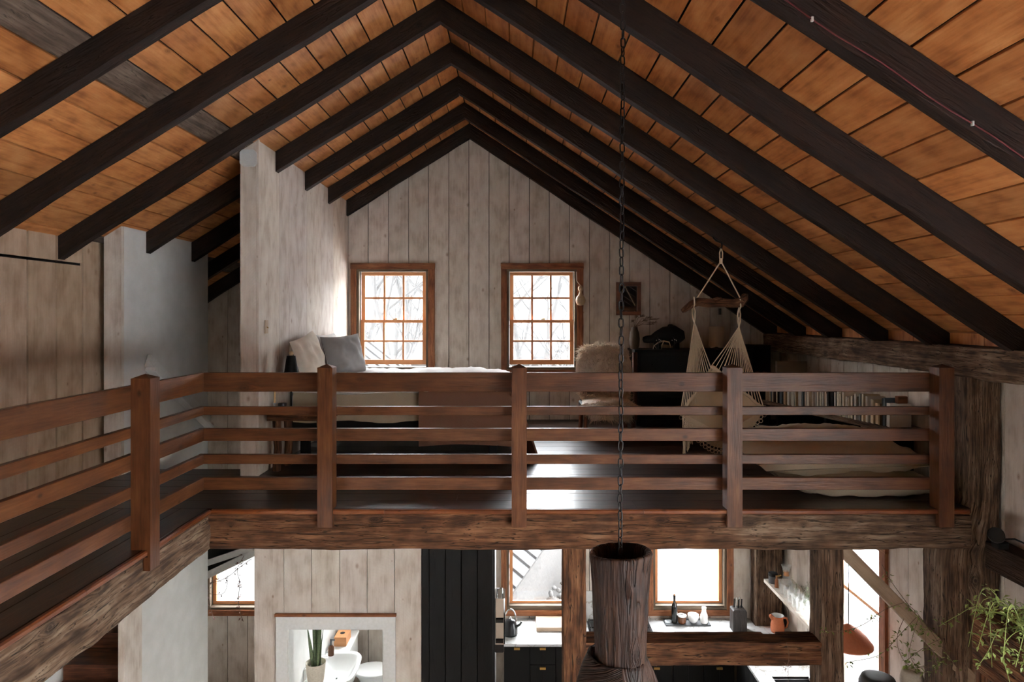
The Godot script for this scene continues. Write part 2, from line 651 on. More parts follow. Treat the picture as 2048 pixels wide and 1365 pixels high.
func make_materials():
	var pine = wood(11, rgb8(150, 90, 48), rgb8(197, 128, 73), rgb8(216, 152, 96), {"knots": 11, "knot": rgb8(110, 62, 34), "blotch": 0.95, "streak": 0.4, "saw": 0.02})
	wood_mat("roof_pine", pine, 0.62, 0.25)
	var grey = wood(12, rgb8(70, 58, 50), rgb8(112, 96, 84), rgb8(142, 126, 112), {"knots": 10, "knot": rgb8(56, 42, 36), "blotch": 0.6, "streak": 0.7, "crack": 0.5})
	wood_mat("grey_pine", grey, 0.8, 0.4)
	var white = wood(13, rgb8(172, 156, 140), rgb8(202, 191, 179), rgb8(217, 209, 199), {"knots": 7, "knot": rgb8(132, 106, 86), "blotch": 0.8, "streak": 0.3, "saw": 0.04, "knot_size": 0.75})
	wood_mat("whitewash", white, 0.66, 0.3)
	wood_mat("whitewash_tan", white, 0.7, 0.3, rgb8(232, 212, 192))
	wood_mat("brace_wood", white, 0.75, 0.5, rgb8(186, 170, 152))
	wood_mat("turned_wood", white, 0.5, 0.0, rgb8(232, 208, 178))
	wood_mat("whitewash_door", white, 0.5, 0.05, rgb8(250, 250, 248))
	var raf = wood(14, rgb8(46, 33, 27), rgb8(70, 51, 41), rgb8(96, 74, 60), {"knots": 10, "knot": rgb8(34, 24, 20), "blotch": 0.6, "streak": 0.6, "crack": 0.3})
	wood_mat("rafter_wood", raf, 0.8, 0.6, rgb8(150, 136, 126))
	var rail = wood(15, rgb8(112, 76, 54), rgb8(146, 102, 74), rgb8(172, 128, 96), {"knots": 12, "knot": rgb8(66, 38, 26), "blotch": 0.75, "streak": 0.75})
	wood_mat("rail_wood", rail, 0.45, 0.25, rgb8(162, 141, 114))
	var hew = wood(16, rgb8(72, 54, 42), rgb8(124, 100, 80), rgb8(166, 146, 126), {"knots": 10, "knot": rgb8(54, 40, 32), "blotch": 0.95, "streak": 0.9, "crack": 0.8})
	wood_mat("hewn_timber", hew, 0.85, 1.6, rgb8(205, 200, 196))
	var hot = wood(17, rgb8(66, 42, 28), rgb8(124, 82, 54), rgb8(164, 122, 88), {"knots": 10, "knot": rgb8(50, 32, 22), "blotch": 1.0, "streak": 0.9, "crack": 0.8})
	wood_mat("warm_timber", hot, 0.82, 1.6, rgb8(205, 200, 196))
	wood_mat("dark_timber", raf, 0.8, 1.2, rgb8(190, 180, 172))
	wood_mat("log_wood", hot, 0.6, 2.0, rgb8(104, 92, 86))
	var fl = wood(18, rgb8(52, 32, 24), rgb8(82, 54, 41), rgb8(112, 78, 60), {"knots": 8, "knot": rgb8(38, 24, 18), "blotch": 0.7, "streak": 0.7})
	wood_mat("floor_wood", fl, 0.36, 0.12, rgb8(180, 172, 168), 0.35)
	wood_mat("stair_wood", fl, 0.45, 0.2, Color(1.25, 1.15, 1.05))
	var cas = wood(19, rgb8(104, 58, 34), rgb8(150, 90, 56), rgb8(178, 118, 80), {"knots": 8, "knot": rgb8(70, 38, 24), "blotch": 0.7, "streak": 0.8, "crack": 0.4})
	wood_mat("nosing_wood", cas, 0.4, 0.2, rgb8(196, 180, 152))
	wood_mat("casing_wood", cas, 0.6, 0.5, rgb8(236, 240, 238))
	var jam = wood(20, rgb8(72, 60, 48), rgb8(104, 90, 74), rgb8(130, 116, 98), {"knots": 4, "blotch": 0.7, "streak": 0.8, "crack": 0.5, "w": 512, "h": 256})
	wood_mat("jamb_wood", jam, 0.75, 0.4)
	var sas = wood(21, rgb8(192, 124, 76), rgb8(214, 148, 98), rgb8(226, 166, 118), {"knots": 0, "blotch": 0.3, "streak": 0.4, "w": 512, "h": 256})
	wood_mat("sash_wood", sas, 0.45, 0.1)
	wood_mat("pale_floor", white, 0.5, 0.1, rgb8(235, 222, 208))
	wood_mat("pale_wood", sas, 0.6, 0.1, rgb8(240, 244, 250))
	wood_mat("black_board", jam, 0.6, 0.15, rgb8(22, 25, 29))
	wood_mat("black_wood", jam, 0.55, 0.1, rgb8(40, 33, 31))
	wood_mat("slate_grain", raf, 0.6, 0.8, rgb8(255, 255, 255))
	mats["slate_grain"].albedo_color = Color(0.62, 0.68, 0.74)
	grained("plaster", rgb8(206, 205, 200), rgb8(216, 215, 211), 0.85, 0.02, 0.7, 0.1)
	grained("white_paint", rgb8(206, 206, 202), rgb8(214, 214, 211), 0.5, 0.05, 2.0)
	grained("linen", rgb8(206, 196, 180), rgb8(222, 214, 200), 0.95, 0.2, 5.0, 0.15)
	grained("grey_linen", rgb8(150, 150, 150), rgb8(170, 170, 170), 0.95, 0.2, 5.0, 0.15)
	grained("white_cotton", rgb8(228, 227, 224), rgb8(238, 237, 235), 0.95, 0.1, 4.0, 0.15)
	grained("beige_cotton", rgb8(172, 156, 132), rgb8(188, 172, 148), 0.95, 0.15, 5.0, 0.12)
	grained("brown_wool", rgb8(118, 84, 66), rgb8(142, 104, 84), 0.98, 0.2, 5.0, 0.3)
	grained("cream_cord", rgb8(208, 186, 156), rgb8(226, 208, 182), 0.95, 0.3, 8.0)
	grained("cream_weave", rgb8(206, 182, 148), rgb8(226, 204, 172), 0.95, 0.35, 9.0, 0.6)
	grained("fleece", rgb8(236, 222, 204), rgb8(246, 238, 226), 0.95, 0.2, 6.0)
	grained("terracotta", rgb8(196, 112, 74), rgb8(206, 124, 86), 0.75, 0.05, 3.0)
	grained("stoneware", rgb8(66, 56, 46), rgb8(96, 82, 66), 0.6, 0.06, 6.0)
	grained("snow", rgb8(222, 222, 222), rgb8(238, 238, 238), 0.95, 0.05, 0.35)
	grained("wooded_hill", rgb8(44, 44, 43), rgb8(60, 60, 59), 0.95, 0.03, 0.06)
	grained("bare_ground", rgb8(44, 43, 41), rgb8(60, 59, 57), 0.95, 0.04, 0.3)
	grained("bark", rgb8(34, 33, 32), rgb8(46, 45, 44), 0.95, 0.08, 1.0)
	grained("fieldstone", rgb8(26, 24, 23), rgb8(58, 54, 50), 0.95, 0.05, 1.0, 0.5)
	grained("metal_roof", rgb8(48, 49, 50), rgb8(54, 55, 56), 0.7, 0.02, 0.4)
	grained("pot_clay", rgb8(196, 184, 166), rgb8(214, 204, 188), 0.85, 0.04, 4.0)
	grained("bath_tile", rgb8(210, 210, 208), rgb8(226, 226, 224), 0.35, 0.1, 2.0)
	grained("leaf_green", rgb8(112, 130, 66), rgb8(160, 172, 100), 0.6, 0.1, 6.0)
	grained("snake_leaf", rgb8(78, 98, 72), rgb8(126, 138, 96), 0.5, 0.06, 4.0)
	grained("dry_leaf", rgb8(110, 78, 76), rgb8(142, 110, 100), 0.8, 0.1, 6.0)
	grained("dry_stem", rgb8(96, 78, 62), rgb8(126, 104, 84), 0.85, 0.1, 6.0)
	mats["leaf_green"].backlight_enabled = true
	mats["leaf_green"].backlight = rgb8(90, 104, 50)
	plain("iron", rgb8(34, 33, 33), 0.42, 0.7)
	plain("black_enamel", rgb8(24, 24, 26), 0.3)
	plain("black_matte", rgb8(12, 11, 11), 0.85)
	plain("brass", rgb8(206, 168, 104), 0.3, 0.9)
	plain("steel", rgb8(190, 190, 190), 0.28, 0.95)
	plain("dark_steel", rgb8(92, 94, 96), 0.35, 0.8)
	plain("chrome", rgb8(215, 215, 215), 0.08, 1.0)
	plain("mirror", rgb8(200, 196, 190), 0.03, 1.0)
	plain("porcelain", rgb8(236, 236, 233), 0.12)
	plain("white_plastic", rgb8(196, 198, 196), 0.4)
	plain("slate", rgb8(74, 76, 78), 0.6)
	plain("antler", rgb8(216, 200, 172), 0.5)
	plain("pearl", rgb8(226, 222, 214), 0.3)
	plain("paper", rgb8(226, 220, 208), 0.9)
	plain("red_cable", rgb8(96, 34, 38), 0.5)
	plain("shade_cloth", rgb8(176, 156, 132), 0.9)
	plain("amber", rgb8(96, 58, 36), 0.15)
	plain("candle_wax", rgb8(216, 180, 130), 0.5)
	plain("leather", rgb8(206, 184, 164), 0.6)
	plain("bottle_glass", rgb8(22, 24, 22), 0.06)
	plain("salt", rgb8(238, 237, 234), 0.9)
	plain("pink_salt", rgb8(226, 184, 172), 0.9)
	plain("roof_outside", rgb8(24, 20, 18), 0.9)
	plain("cloth_cover", Color.WHITE, 0.8)
	var pane := StandardMaterial3D.new()
	pane.resource_name = "pane_glass"
	pane.transparency = BaseMaterial3D.TRANSPARENCY_ALPHA
	pane.albedo_color = Color(1, 1, 1, 0.04)
	pane.roughness = 0.02
	mats["pane_glass"] = pane
	var gl := StandardMaterial3D.new()
	gl.resource_name = "clear_glass"
	gl.transparency = BaseMaterial3D.TRANSPARENCY_ALPHA
	gl.albedo_color = Color(0.96, 0.98, 0.97, 0.12)
	gl.roughness = 0.03
	mats["clear_glass"] = gl
	var mb := StandardMaterial3D.new()
	mb.resource_name = "marble"
	mb.albedo_texture = marble_image()
	mb.uv1_triplanar = true
	mb.uv1_world_triplanar = true
	mb.uv1_scale = Vector3.ONE * 0.8
	mb.roughness = 0.22
	mats["marble"] = mb

# =============================== the building shell ===============================

# openings in the far gable wall: [x0, y0, x1, y1] of the clear opening
var gable_openings := [
	[-2.038, EYE - 0.70, -1.109, EYE + 0.602],
	[-0.094, EYE - 0.70, 0.814, EYE + 0.602],
	[-0.094, EYE - 3.81, 0.814, EYE - 2.51],
	[1.800, EYE - 3.81, 2.755, EYE - 2.51],
	[-3.970, EYE - 3.81, -3.015, EYE - 2.40],
	[-1.900, EYE - 3.60, -0.950, EYE - 2.20],
]
# openings in the side and near walls, given as [depth0, y0, depth1, y1] or [x0, y0, x1, y1]
var right_openings := [[6.39, 0.75, 7.45, 2.62], [-4.0, 0.7, 0.0, 2.0], [-2.8, 3.1, 2.5, 4.32]]
var left_openings := [[-3.6, 0.8, -0.2, 2.2]]
var near_openings: Array = []

func gable_outline(y0: float, y1 := 50.0, extra := 0.0) -> PackedVector2Array:
	var g = PackedVector2Array([Vector2(-4.55 - extra, 0), Vector2(3.45 + extra, 0), Vector2(3.45 + extra, roof_y(3.45 + extra) + 0.1 * extra), Vector2(RIDGE, roof_y(RIDGE) + 0.1 * extra), Vector2(-4.55 - extra, roof_y(-4.55 - extra) + 0.1 * extra)])
	return Geometry2D.intersect_polygons(g, rect(-60, y0, 60, y1))[0]

func holes_of(list: Array, mirror := 1.0) -> Array:
	var a = []
	for q in list:
		a.append(rect(minf(q[0] * mirror, q[2] * mirror), q[1], maxf(q[0] * mirror, q[2] * mirror), q[3]))
	return a

func cuts_of(list: Array, lo: float, hi: float, mirror := 1.0) -> Array:
	var a = [lo, hi]
	for q in list:
		for e in [q[0] * mirror, q[2] * mirror]:
			if not a.has(e):
				a.append(e)
	a.sort()
	return a

var right_frame := Transform3D(Basis(Vector3(0, 0, 1), Vector3(0, 1, 0), Vector3(-1, 0, 0)), Vector3(3.475, 0, 0))
func left_frame(x: float) -> Transform3D:
	return Transform3D(Basis(Vector3(0, 0, -1), Vector3(0, 1, 0), Vector3(1, 0, 0)), Vector3(x, 0, 0))

func build_shell():
	# ground floor: wide pale planks run towards the kitchen
	var s := sh()
	s.span(V(-4.7, -0.2, NEAR - 0.2), V(3.65, -0.022, 9.05), 0.001)
	var fl = tag(put(s, "floor", "floor_wood"), "pale plank ground floor of the barn", "floor", "", "structure")
	for k in 32:
		var x = -4.55 + k * 0.25
		s = sh(0.25)
		s.span(V(x + 0.002, -0.022, NEAR), V(x + 0.248, 0.0, BACK), 0.002)
		put(s, "plank", "pale_floor", fl)
	# far gable wall with its windows
	var holes = holes_of(gable_openings)
	var frame = Transform3D(Basis(), Vector3(0, 0, -BACK - 0.025))
	s = slab(gable_outline(0, 50, 0.19), holes, cuts_of(gable_openings, -4.74, 3.64), frame, -0.16, -0.004)
	var wall = tag(put(s, "wall_back", "black_wood"), "whitewashed vertical board gable wall with two loft windows", "wall", "", "structure")
	clad(wall, gable_outline(LOFT), holes, seams_from(-0.585, 0.2607, -2.2, 3.45), frame, 0.025, "whitewash")
	clad(wall, gable_outline(0, LOFT - 0.1), holes, seams_from(-0.585, 0.2607, -2.2, 3.45), frame, 0.025, "whitewash")
	clad(wall, gable_outline(0), holes, seams_from(-0.585, 0.2607, -4.55, -2.2), frame, 0.025, "whitewash")
	# right wall
	holes = holes_of(right_openings, -1.0)
	var side = rect(-BACK - 0.02, 0, -NEAR, roof_y(3.45) + 0.02)
	s = slab(side, holes, cuts_of(right_openings, -BACK - 0.02, -NEAR, -1.0), right_frame, -0.16, -0.004)
	wall = tag(put(s, "wall_right", "black_wood"), "whitewashed vertical board wall under the right eaves", "wall", "", "structure")
	var low = rect(-BACK, 0, -NEAR, LOFT - 0.1)
	var high = rect(-BACK, LOFT - 0.1, -NEAR, EYE - 0.3)
	clad(wall, high, holes, seams_from(-8.61, 0.293, -BACK, -NEAR), right_frame, 0.025, "whitewash")
	clad(wall, low, holes, seams_from(-8.61, 0.293, -BACK, -NEAR), right_frame, 0.025, "whitewash")
	# left outer wall
	holes = holes_of(left_openings)
	side = rect(NEAR, 0, BACK + 0.02, roof_y(-4.55) + 0.02)
	s = slab(side, holes, cuts_of(left_openings, NEAR, BACK + 0.02), left_frame(-4.55), -0.18, 0.0)
	tag(put(s, "wall_left", "plaster"), "white plaster outer wall below the left eaves", "wall", "", "structure")
	# near gable wall behind the camera
	holes = holes_of(near_openings)
	frame = Transform3D(Basis(), Vector3(0, 0, -NEAR))
	s = slab(gable_outline(0, 50, 0.19), holes, cuts_of(near_openings, -4.74, 3.64), frame, 0.0, 0.18)
	tag(put(s, "wall_front", "whitewash"), "plain boarded gable wall behind the camera", "wall", "", "structure")

# =============================== roof =============================================

func build_roof():
	var top = EYE + 2.467
	var slab_ := sh()
	for side in [-1, 1]:
		var k = 0.625 if side < 0 else 0.66
		var ex = -4.9 if side < 0 else 3.85
		var poly = PackedVector2Array([Vector2(RIDGE, top + 0.03), Vector2(RIDGE, top + 0.3), Vector2(ex, top + 0.3 - k * absf(ex - RIDGE)), Vector2(ex, top + 0.03 - k * absf(ex - RIDGE))])
		slab_.prism(poly, -BACK - 0.4, -NEAR + 0.4, Transform3D(), Vector2(1, 0))
	var ceiling = tag(put(slab_, "ceiling", "roof_outside"), "pine boarded gable ceiling on dark rafters", "ceiling", "", "structure")
	# boards: 21 cm courses parallel to the ridge, in lengths that meet over rafters
	for side in [-1, 1]:
		var k = 0.625 if side < 0 else 0.66
		var down = Vector3(side, -k, 0).normalized()
		var up = Vector3(side * k, 1, 0).normalized()
		var length = (3.98 if side < 0 else 4.02) * sqrt(1 + k * k)
		var course = 0
		var d = 0.0
		while d < length - 0.02:
			var w = minf(0.213, length - d)
			var z = NEAR
			while z < BACK - 0.01:
				var bays = rng.randi_range(3, 6)
				var z1 = z + bays * 0.864
				# ends meet at the middle of a rafter
				z1 = 8.77 - 0.864 * roundf((8.77 - z1) / 0.864)
				if z1 > BACK - 0.9:
					z1 = BACK
				var s := sh(0.3)
				var at = Vector3(RIDGE, top, 0) + down * (d + w / 2) + up * (0.011 + rng.randf() * 0.004)
				var x = Vector3(0, 0, -1)
				s.bar(Transform3D(Basis(x, down, x.cross(down)), at + Vector3(0, 0, -(z + z1) / 2)), Vector3(z1 - z - 0.003, w - 0.011, 0.022), 0.002)
				var mat = "roof_pine"
				var xs = (d + w / 2) / sqrt(1 + k * k)
				if side < 0 and absf(xs - 1.75) < 0.09 and z1 > 2.0 and z < 5.5:
					mat = "grey_pine"
				if side < 0 and absf(xs - 2.9) < 0.09 and z > 5.0:
					mat = "grey_pine"
				put(s, "ceiling_board", mat, ceiling)
				z = z1
			d += 0.213
			course += 1
	# rafters
	for n in 20:
		var z = 8.77 - 0.864 * n
		for side in [-1, 1]:
			var k = 0.625 if side < 0 else 0.66
			var ex = -4.55 if side < 0 else 3.45
			var run = absf(ex - RIDGE)
			var poly = PackedVector2Array()
			var deep = 0.184 + rng.randf_range(-0.008, 0.008)
			poly.append(Vector2(RIDGE, top - 0.002))
			poly.append(Vector2(RIDGE, top - deep))
			var ph = rng.randf() * 10
			for q in range(1, 26):
				var t = q / 26.0
				poly.append(Vector2(RIDGE + side * run * t, top - deep - k * run * t + 0.005 * sin(t * 9 + ph) + 0.004 * sin(t * 23 + ph * 2) + rng.randf_range(-0.002, 0.002)))
			poly.append(Vector2(ex, top - deep - k * run))
			poly.append(Vector2(ex, top - 0.002 - k * run))
			var s := sh(0.25)
			s.prism(poly, -0.038, 0.038, Transform3D(Basis(), Vector3(0, 0, -z)), Vector2(side, -k).normalized())
			put(s, "rafter", "rafter_wood", ceiling)
	# short pine boards that close the rafter bays above the wall plate
	for n in 19:
		var z1 = 8.77 - 0.864 * n - 0.045
		var z0 = z1 - 0.864 + 0.09
		for h in 2:
			var s := sh(0.3)
			var a = z0 + (z1 - z0) * h / 2.0
			var b = z0 + (z1 - z0) * (h + 1) / 2.0 - 0.008
			s.prism(rect(-b, EYE - 0.215, -a, roof_y(3.36) - 0.004), 0.0, 0.02, Transform3D(right_frame.basis, Vector3(3.38, 0, 0)))
			put(s, "eaves_board", "roof_pine", ceiling)
	# the red cable clipped along the rafter above the chain
	var c := sh()
	var pts = []
	for q in 30:
		var x = 0.9 + q * 0.09
		pts.append(Vector3(x, roof_y(x) - 0.15 + 0.006 * sin(q * 1.3), -(8.77 - 0.864 * 7 - 0.043)))
	c.tube(pts, 0.0035, 6)
	var cable = thing("electric_cable", pts[0], "thin dark red cable clipped along a near rafter", "cable")
	put(c, "wire", "red_cable", cable)
	for q in [3, 10, 17, 24]:
		var s := sh()
		s.box(pts[q] + Vector3(0, 0, 0), Vector3(0.01, 0.018, 0.012), 0.002)
		put(s, "clip", "white_plastic", cable)

# =============================== loft floor =======================================

func build_loft_floor():
	# deck under the boards, with the stair opening left free
	var s := sh()
	s.span(V(-2.30, LOFT - 0.12, 4.98), V(3.45, LOFT - 0.036, BACK), 0.002)
	s.span(V(-3.52, LOFT - 0.12, 4.98), V(-2.30, LOFT - 0.036, 5.9), 0.002)
	s.span(V(-3.52, LOFT - 0.12, NEAR), V(-2.352, LOFT - 0.036, 4.98), 0.002)
	var deck = tag(put(s, "floor", "jamb_wood"), "dark varnished plank floor of the sleeping loft", "floor", "", "structure")
	var z = 4.76
	var k = 0
	while z < BACK - 0.02:
		var z1 = minf(z + 0.205, BACK)
		var x0 = -2.146 if z > 5.72 else -3.31 if z > 5.5 else -3.525
		if z > 5.72 and z < 5.9:
			x0 = -3.31
		var cuts = [x0, rng.randf_range(-0.8, 0.9), rng.randf_range(1.6, 2.6), 3.19 if z < 5.04 else 3.45]
		for j in 3:
			s = sh(0.3)
			s.span(V(cuts[j] + 0.001, LOFT - 0.035, z + 0.0012), V(cuts[j + 1] - 0.001, LOFT - 0.0005 * rng.randf(), z1 - 0.0012), 0.002)
			put(s, "floor_plank", "floor_wood", deck)
		z = z1
		k += 1
	# gallery planks on the left run towards the camera
	var x = -3.525
	while x < -2.16:
		var x1 = minf(x + 0.2, -2.135)
		s = sh(0.3)
		s.span(V(x + 0.0012, LOFT - 0.035, NEAR), V(x1 - 0.0012, LOFT, 4.757), 0.002)
		put(s, "floor_plank", "floor_wood", deck)
		x = x1
	# worn rounded nosings along both edges
	var cuts = [-2.10, -0.9, 0.9, 2.74, 3.16]
	for j in 4:
		s = sh(0.2)
		s.span(V(cuts[j] + 0.001, LOFT - 0.034, 4.728), V(cuts[j + 1] - 0.001, LOFT + 0.001, 4.759), 0.011)
		put(s, "nosing", "nosing_wood", deck)
	var zs = [NEAR, 0.6, 2.1, 3.35, 4.73]
	for j in 4:
		s = sh(0.25)
		s.span(V(-2.134, LOFT - 0.034, zs[j] + 0.001), V(-2.098, LOFT + 0.001, zs[j + 1] - 0.001), 0.011)
		put(s, "nosing", "nosing_wood", deck)

# =============================== windows ==========================================

# frame of four boards round a rectangle in a wall's own plane
func four(s: Sh, xf: Transform3D, x0: float, y0: float, x1: float, y1: float, w: float, z0: float, z1: float):
	for q in [[x0 - w, y0, x0, y1], [x1, y0, x1 + w, y1], [x0 - w, y1, x1 + w, y1 + w], [x0 - w, y0 - w, x1 + w, y0]]:
		var tall = q[3] - q[1] > q[2] - q[0]
		s.prism(rect(q[0], q[1], q[2], q[3]), z0, z1, xf, Vector2(0, 1) if tall else Vector2(1, 0))

func casing(parent: Node, xf: Transform3D, o: Array, w: float, mat := "casing_wood"):
	# four separate casing boards standing proud of the wall
	var x0 = o[0]
	var y0 = o[1]
	var x1 = o[2]
	var y1 = o[3]
	for q in [[x0 - w, y0, x0, y1, 0], [x1, y0, x1 + w * 1.15, y1, 0], [x0 - w * 1.05, y1, x1 + w * 1.2, y1 + w * 1.1, 1], [x0 - w * 1.0, y0 - w, x1 + w * 1.15, y0, 1]]:
		var s := sh(0.2)
		var poly = PackedVector2Array()
		for e in [[q[0], q[1], q[2], q[1]], [q[2], q[1], q[2], q[3]], [q[2], q[3], q[0], q[3]], [q[0], q[3], q[0], q[1]]]:
			for k in 7:
				var t = k / 7.0
				poly.append(Vector2(lerpf(e[0], e[2], t), lerpf(e[1], e[3], t)) + (Vector2(rng.randf_range(-0.002, 0.002), rng.randf_range(-0.002, 0.002)) if k > 0 else Vector2.ZERO))
		s.prism(poly, 0.0, 0.035, xf, Vector2(1, 0) if q[4] == 1 else Vector2(0, 1))
		put(s, "casing_board", mat, parent)
	var j := sh()
	four(j, xf, x0 + 0.03, y0 + 0.032, x1 - 0.03, y1 - 0.025, 0.03, -0.17, 0.012)
	put(j, "jamb", "jamb_wood", parent)

func sash(parent: Node, xf: Transform3D, x0: float, y0: float, x1: float, y1: float, stile: float, top: float, bottom: float, z: float, cols: int, rows_: int):
	var s := sh()
	s.prism(rect(x0, y0, x0 + stile, y1), z, z + 0.035, xf)
	s.prism(rect(x1 - stile, y0, x1, y1), z, z + 0.035, xf)
	s.prism(rect(x0 + stile, y0, x1 - stile, y0 + bottom), z, z + 0.035, xf, Vector2(1, 0))
	s.prism(rect(x0 + stile, y1 - top, x1 - stile, y1), z, z + 0.035, xf, Vector2(1, 0))
	var f = put(s, "sash", "sash_wood", parent)
	var gx0 = x0 + stile
	var gx1 = x1 - stile
	var gy0 = y0 + bottom
	var gy1 = y1 - top
	for k in range(1, cols):
		s = sh()
		var x = lerpf(gx0, gx1, float(k) / cols)
		s.prism(rect(x - 0.0125, gy0, x + 0.0125, gy1), z + 0.004, z + 0.031, xf)
		put(s, "glazing_bar", "sash_wood", f)
	for k in range(1, rows_):
		s = sh()
		var y = lerpf(gy0, gy1, float(k) / rows_)
		s.prism(rect(gx0, y - 0.0125, gx1, y + 0.0125), z + 0.005, z + 0.030, xf, Vector2(1, 0))
		put(s, "glazing_bar", "sash_wood", f)
	for i in cols:
		for j in rows_:
			s = sh()
			s.prism(rect(lerpf(gx0, gx1, float(i) / cols), lerpf(gy0, gy1, float(j) / rows_), lerpf(gx0, gx1, float(i + 1) / cols), lerpf(gy0, gy1, float(j + 1) / rows_)), z + 0.015, z + 0.019, xf)
			put(s, "pane", "pane_glass", f)
	return f

func build_windows():
	var frame = Transform3D(Basis(), Vector3(0, 0, -BACK))
	for n in gable_openings.size():
		var o = gable_openings[n]
		var label = ["left loft window above the bed, six panes over six", "right loft window beside the wooden bulb lamp", "kitchen window left of the hanging log", "kitchen window behind the wine bottle", "stair window hung with dried vine", "bathroom window hidden behind the boards"][n]
		var w = thing("window_%d" % (n + 1), Vector3(o[0], o[1], -BACK), label, "window", "", "structure")
		if n < 5:
			casing(w, frame, o, 0.072)
		var x0 = o[0] + 0.035
		var x1 = o[2] - 0.035
		var y0 = o[1] + 0.034
		var y1 = o[3] - 0.03
		if n < 2:
			var mid = EYE + 0.195 if false else (y0 + y1) / 2 - 0.02
			var up = sash(w, frame, x0 + 0.006, mid - 0.025, x1 - 0.006, y1, 0.046, 0.045, 0.03, -0.135, 3, 2)
			sash(w, frame, x0, y0 + 0.03, x1, mid + 0.014, 0.05, 0.035, 0.062, -0.095, 3, 2)
			var s := sh()
			s.box(Vector3((x0 + x1) / 2 + 0.02, mid + 0.022, -BACK - 0.085), Vector3(0.05, 0.012, 0.03), 0.004)
			s.box(Vector3((x0 + x1) / 2 + 0.03, mid + 0.03, -BACK - 0.08), Vector3(0.03, 0.01, 0.012), 0.003)
			put(s, "sash_lock", "brass", w)
			for e in [x0 - 0.004, x1 - 0.008]:
				s = sh()
				s.prism(rect(e, mid, e + 0.012, y1 + 0.006), -0.09, -0.06, frame)
				put(s, "sash_track", "white_plastic", w)
		else:
			sash(w, frame, x0, y0, x1, y1, 0.042, 0.04, 0.044, -0.11, 1, 1)
			if n < 4:
				var s := sh()
				s.prism(rect(o[0], o[1] - 0.004, o[2], o[1] + 0.05), -0.1, 0.004, frame, Vector2(1, 0))
				put(s, "sill", "jamb_wood", w)
	# side wall window seen past the knee brace, and the large windows that light the hall
	var o = right_openings[0]
	var w = thing("window_7", Vector3(3.45, o[1], -o[0]), "tall side wall window behind the knee brace", "window", "", "structure")
	var rf = Transform3D(right_frame.basis, Vector3(3.45, 0, 0))
	casing(w, rf, [-o[2], o[1], -o[0], o[3]], 0.09)
	sash(w, rf, -o[2] + 0.035, 1.93, -o[0] - 0.035, o[3] - 0.03, 0.045, 0.045, 0.035, -0.12, 1, 1)
	sash(w, rf, -o[2] + 0.03, o[1] + 0.03, -o[0] - 0.03, 1.965, 0.05, 0.035, 0.06, -0.085, 1, 1)
	var n = 8
	for q in [[right_openings[1], -1.0, rf, "wide lower window in the right wall near the camera"], [right_openings[2], -1.0, rf, "wide upper window in the right wall near the camera"], [left_openings[0], 1.0, left_frame(-4.55), "wide window in the left wall near the camera"]]:
		o = q[0]
		var a = minf(o[0] * q[1], o[2] * q[1])
		var b = maxf(o[0] * q[1], o[2] * q[1])
		w = thing("window_%d" % n, q[2] * Vector3(a, o[1], 0), q[3], "window", "", "structure")
		casing(w, q[2], [a, o[1], b, o[3]], 0.09)
		sash(w, q[2], a + 0.03, o[1] + 0.03, b - 0.03, o[3] - 0.03, 0.05, 0.05, 0.06, -0.11, 3, 1)
		n += 1
	for k in near_openings.size():
		o = near_openings[k]
		var nf = Transform3D(Basis(Vector3(-1, 0, 0), Vector3(0, 1, 0), Vector3(0, 0, -1)), Vector3(0, 0, -NEAR))
		w = thing("window_%d" % n, Vector3(o[0], o[1], -NEAR), "upper gable window behind the camera", "window", "", "structure")
		casing(w, nf, [-o[2], o[1], -o[0], o[3]], 0.09)
		sash(w, nf, -o[2] + 0.03, o[1] + 0.03, -o[0] - 0.03, o[3] - 0.03, 0.05, 0.05, 0.06, -0.11, 3, 1)
		n += 1

# =============================== timber frame and railings =========================

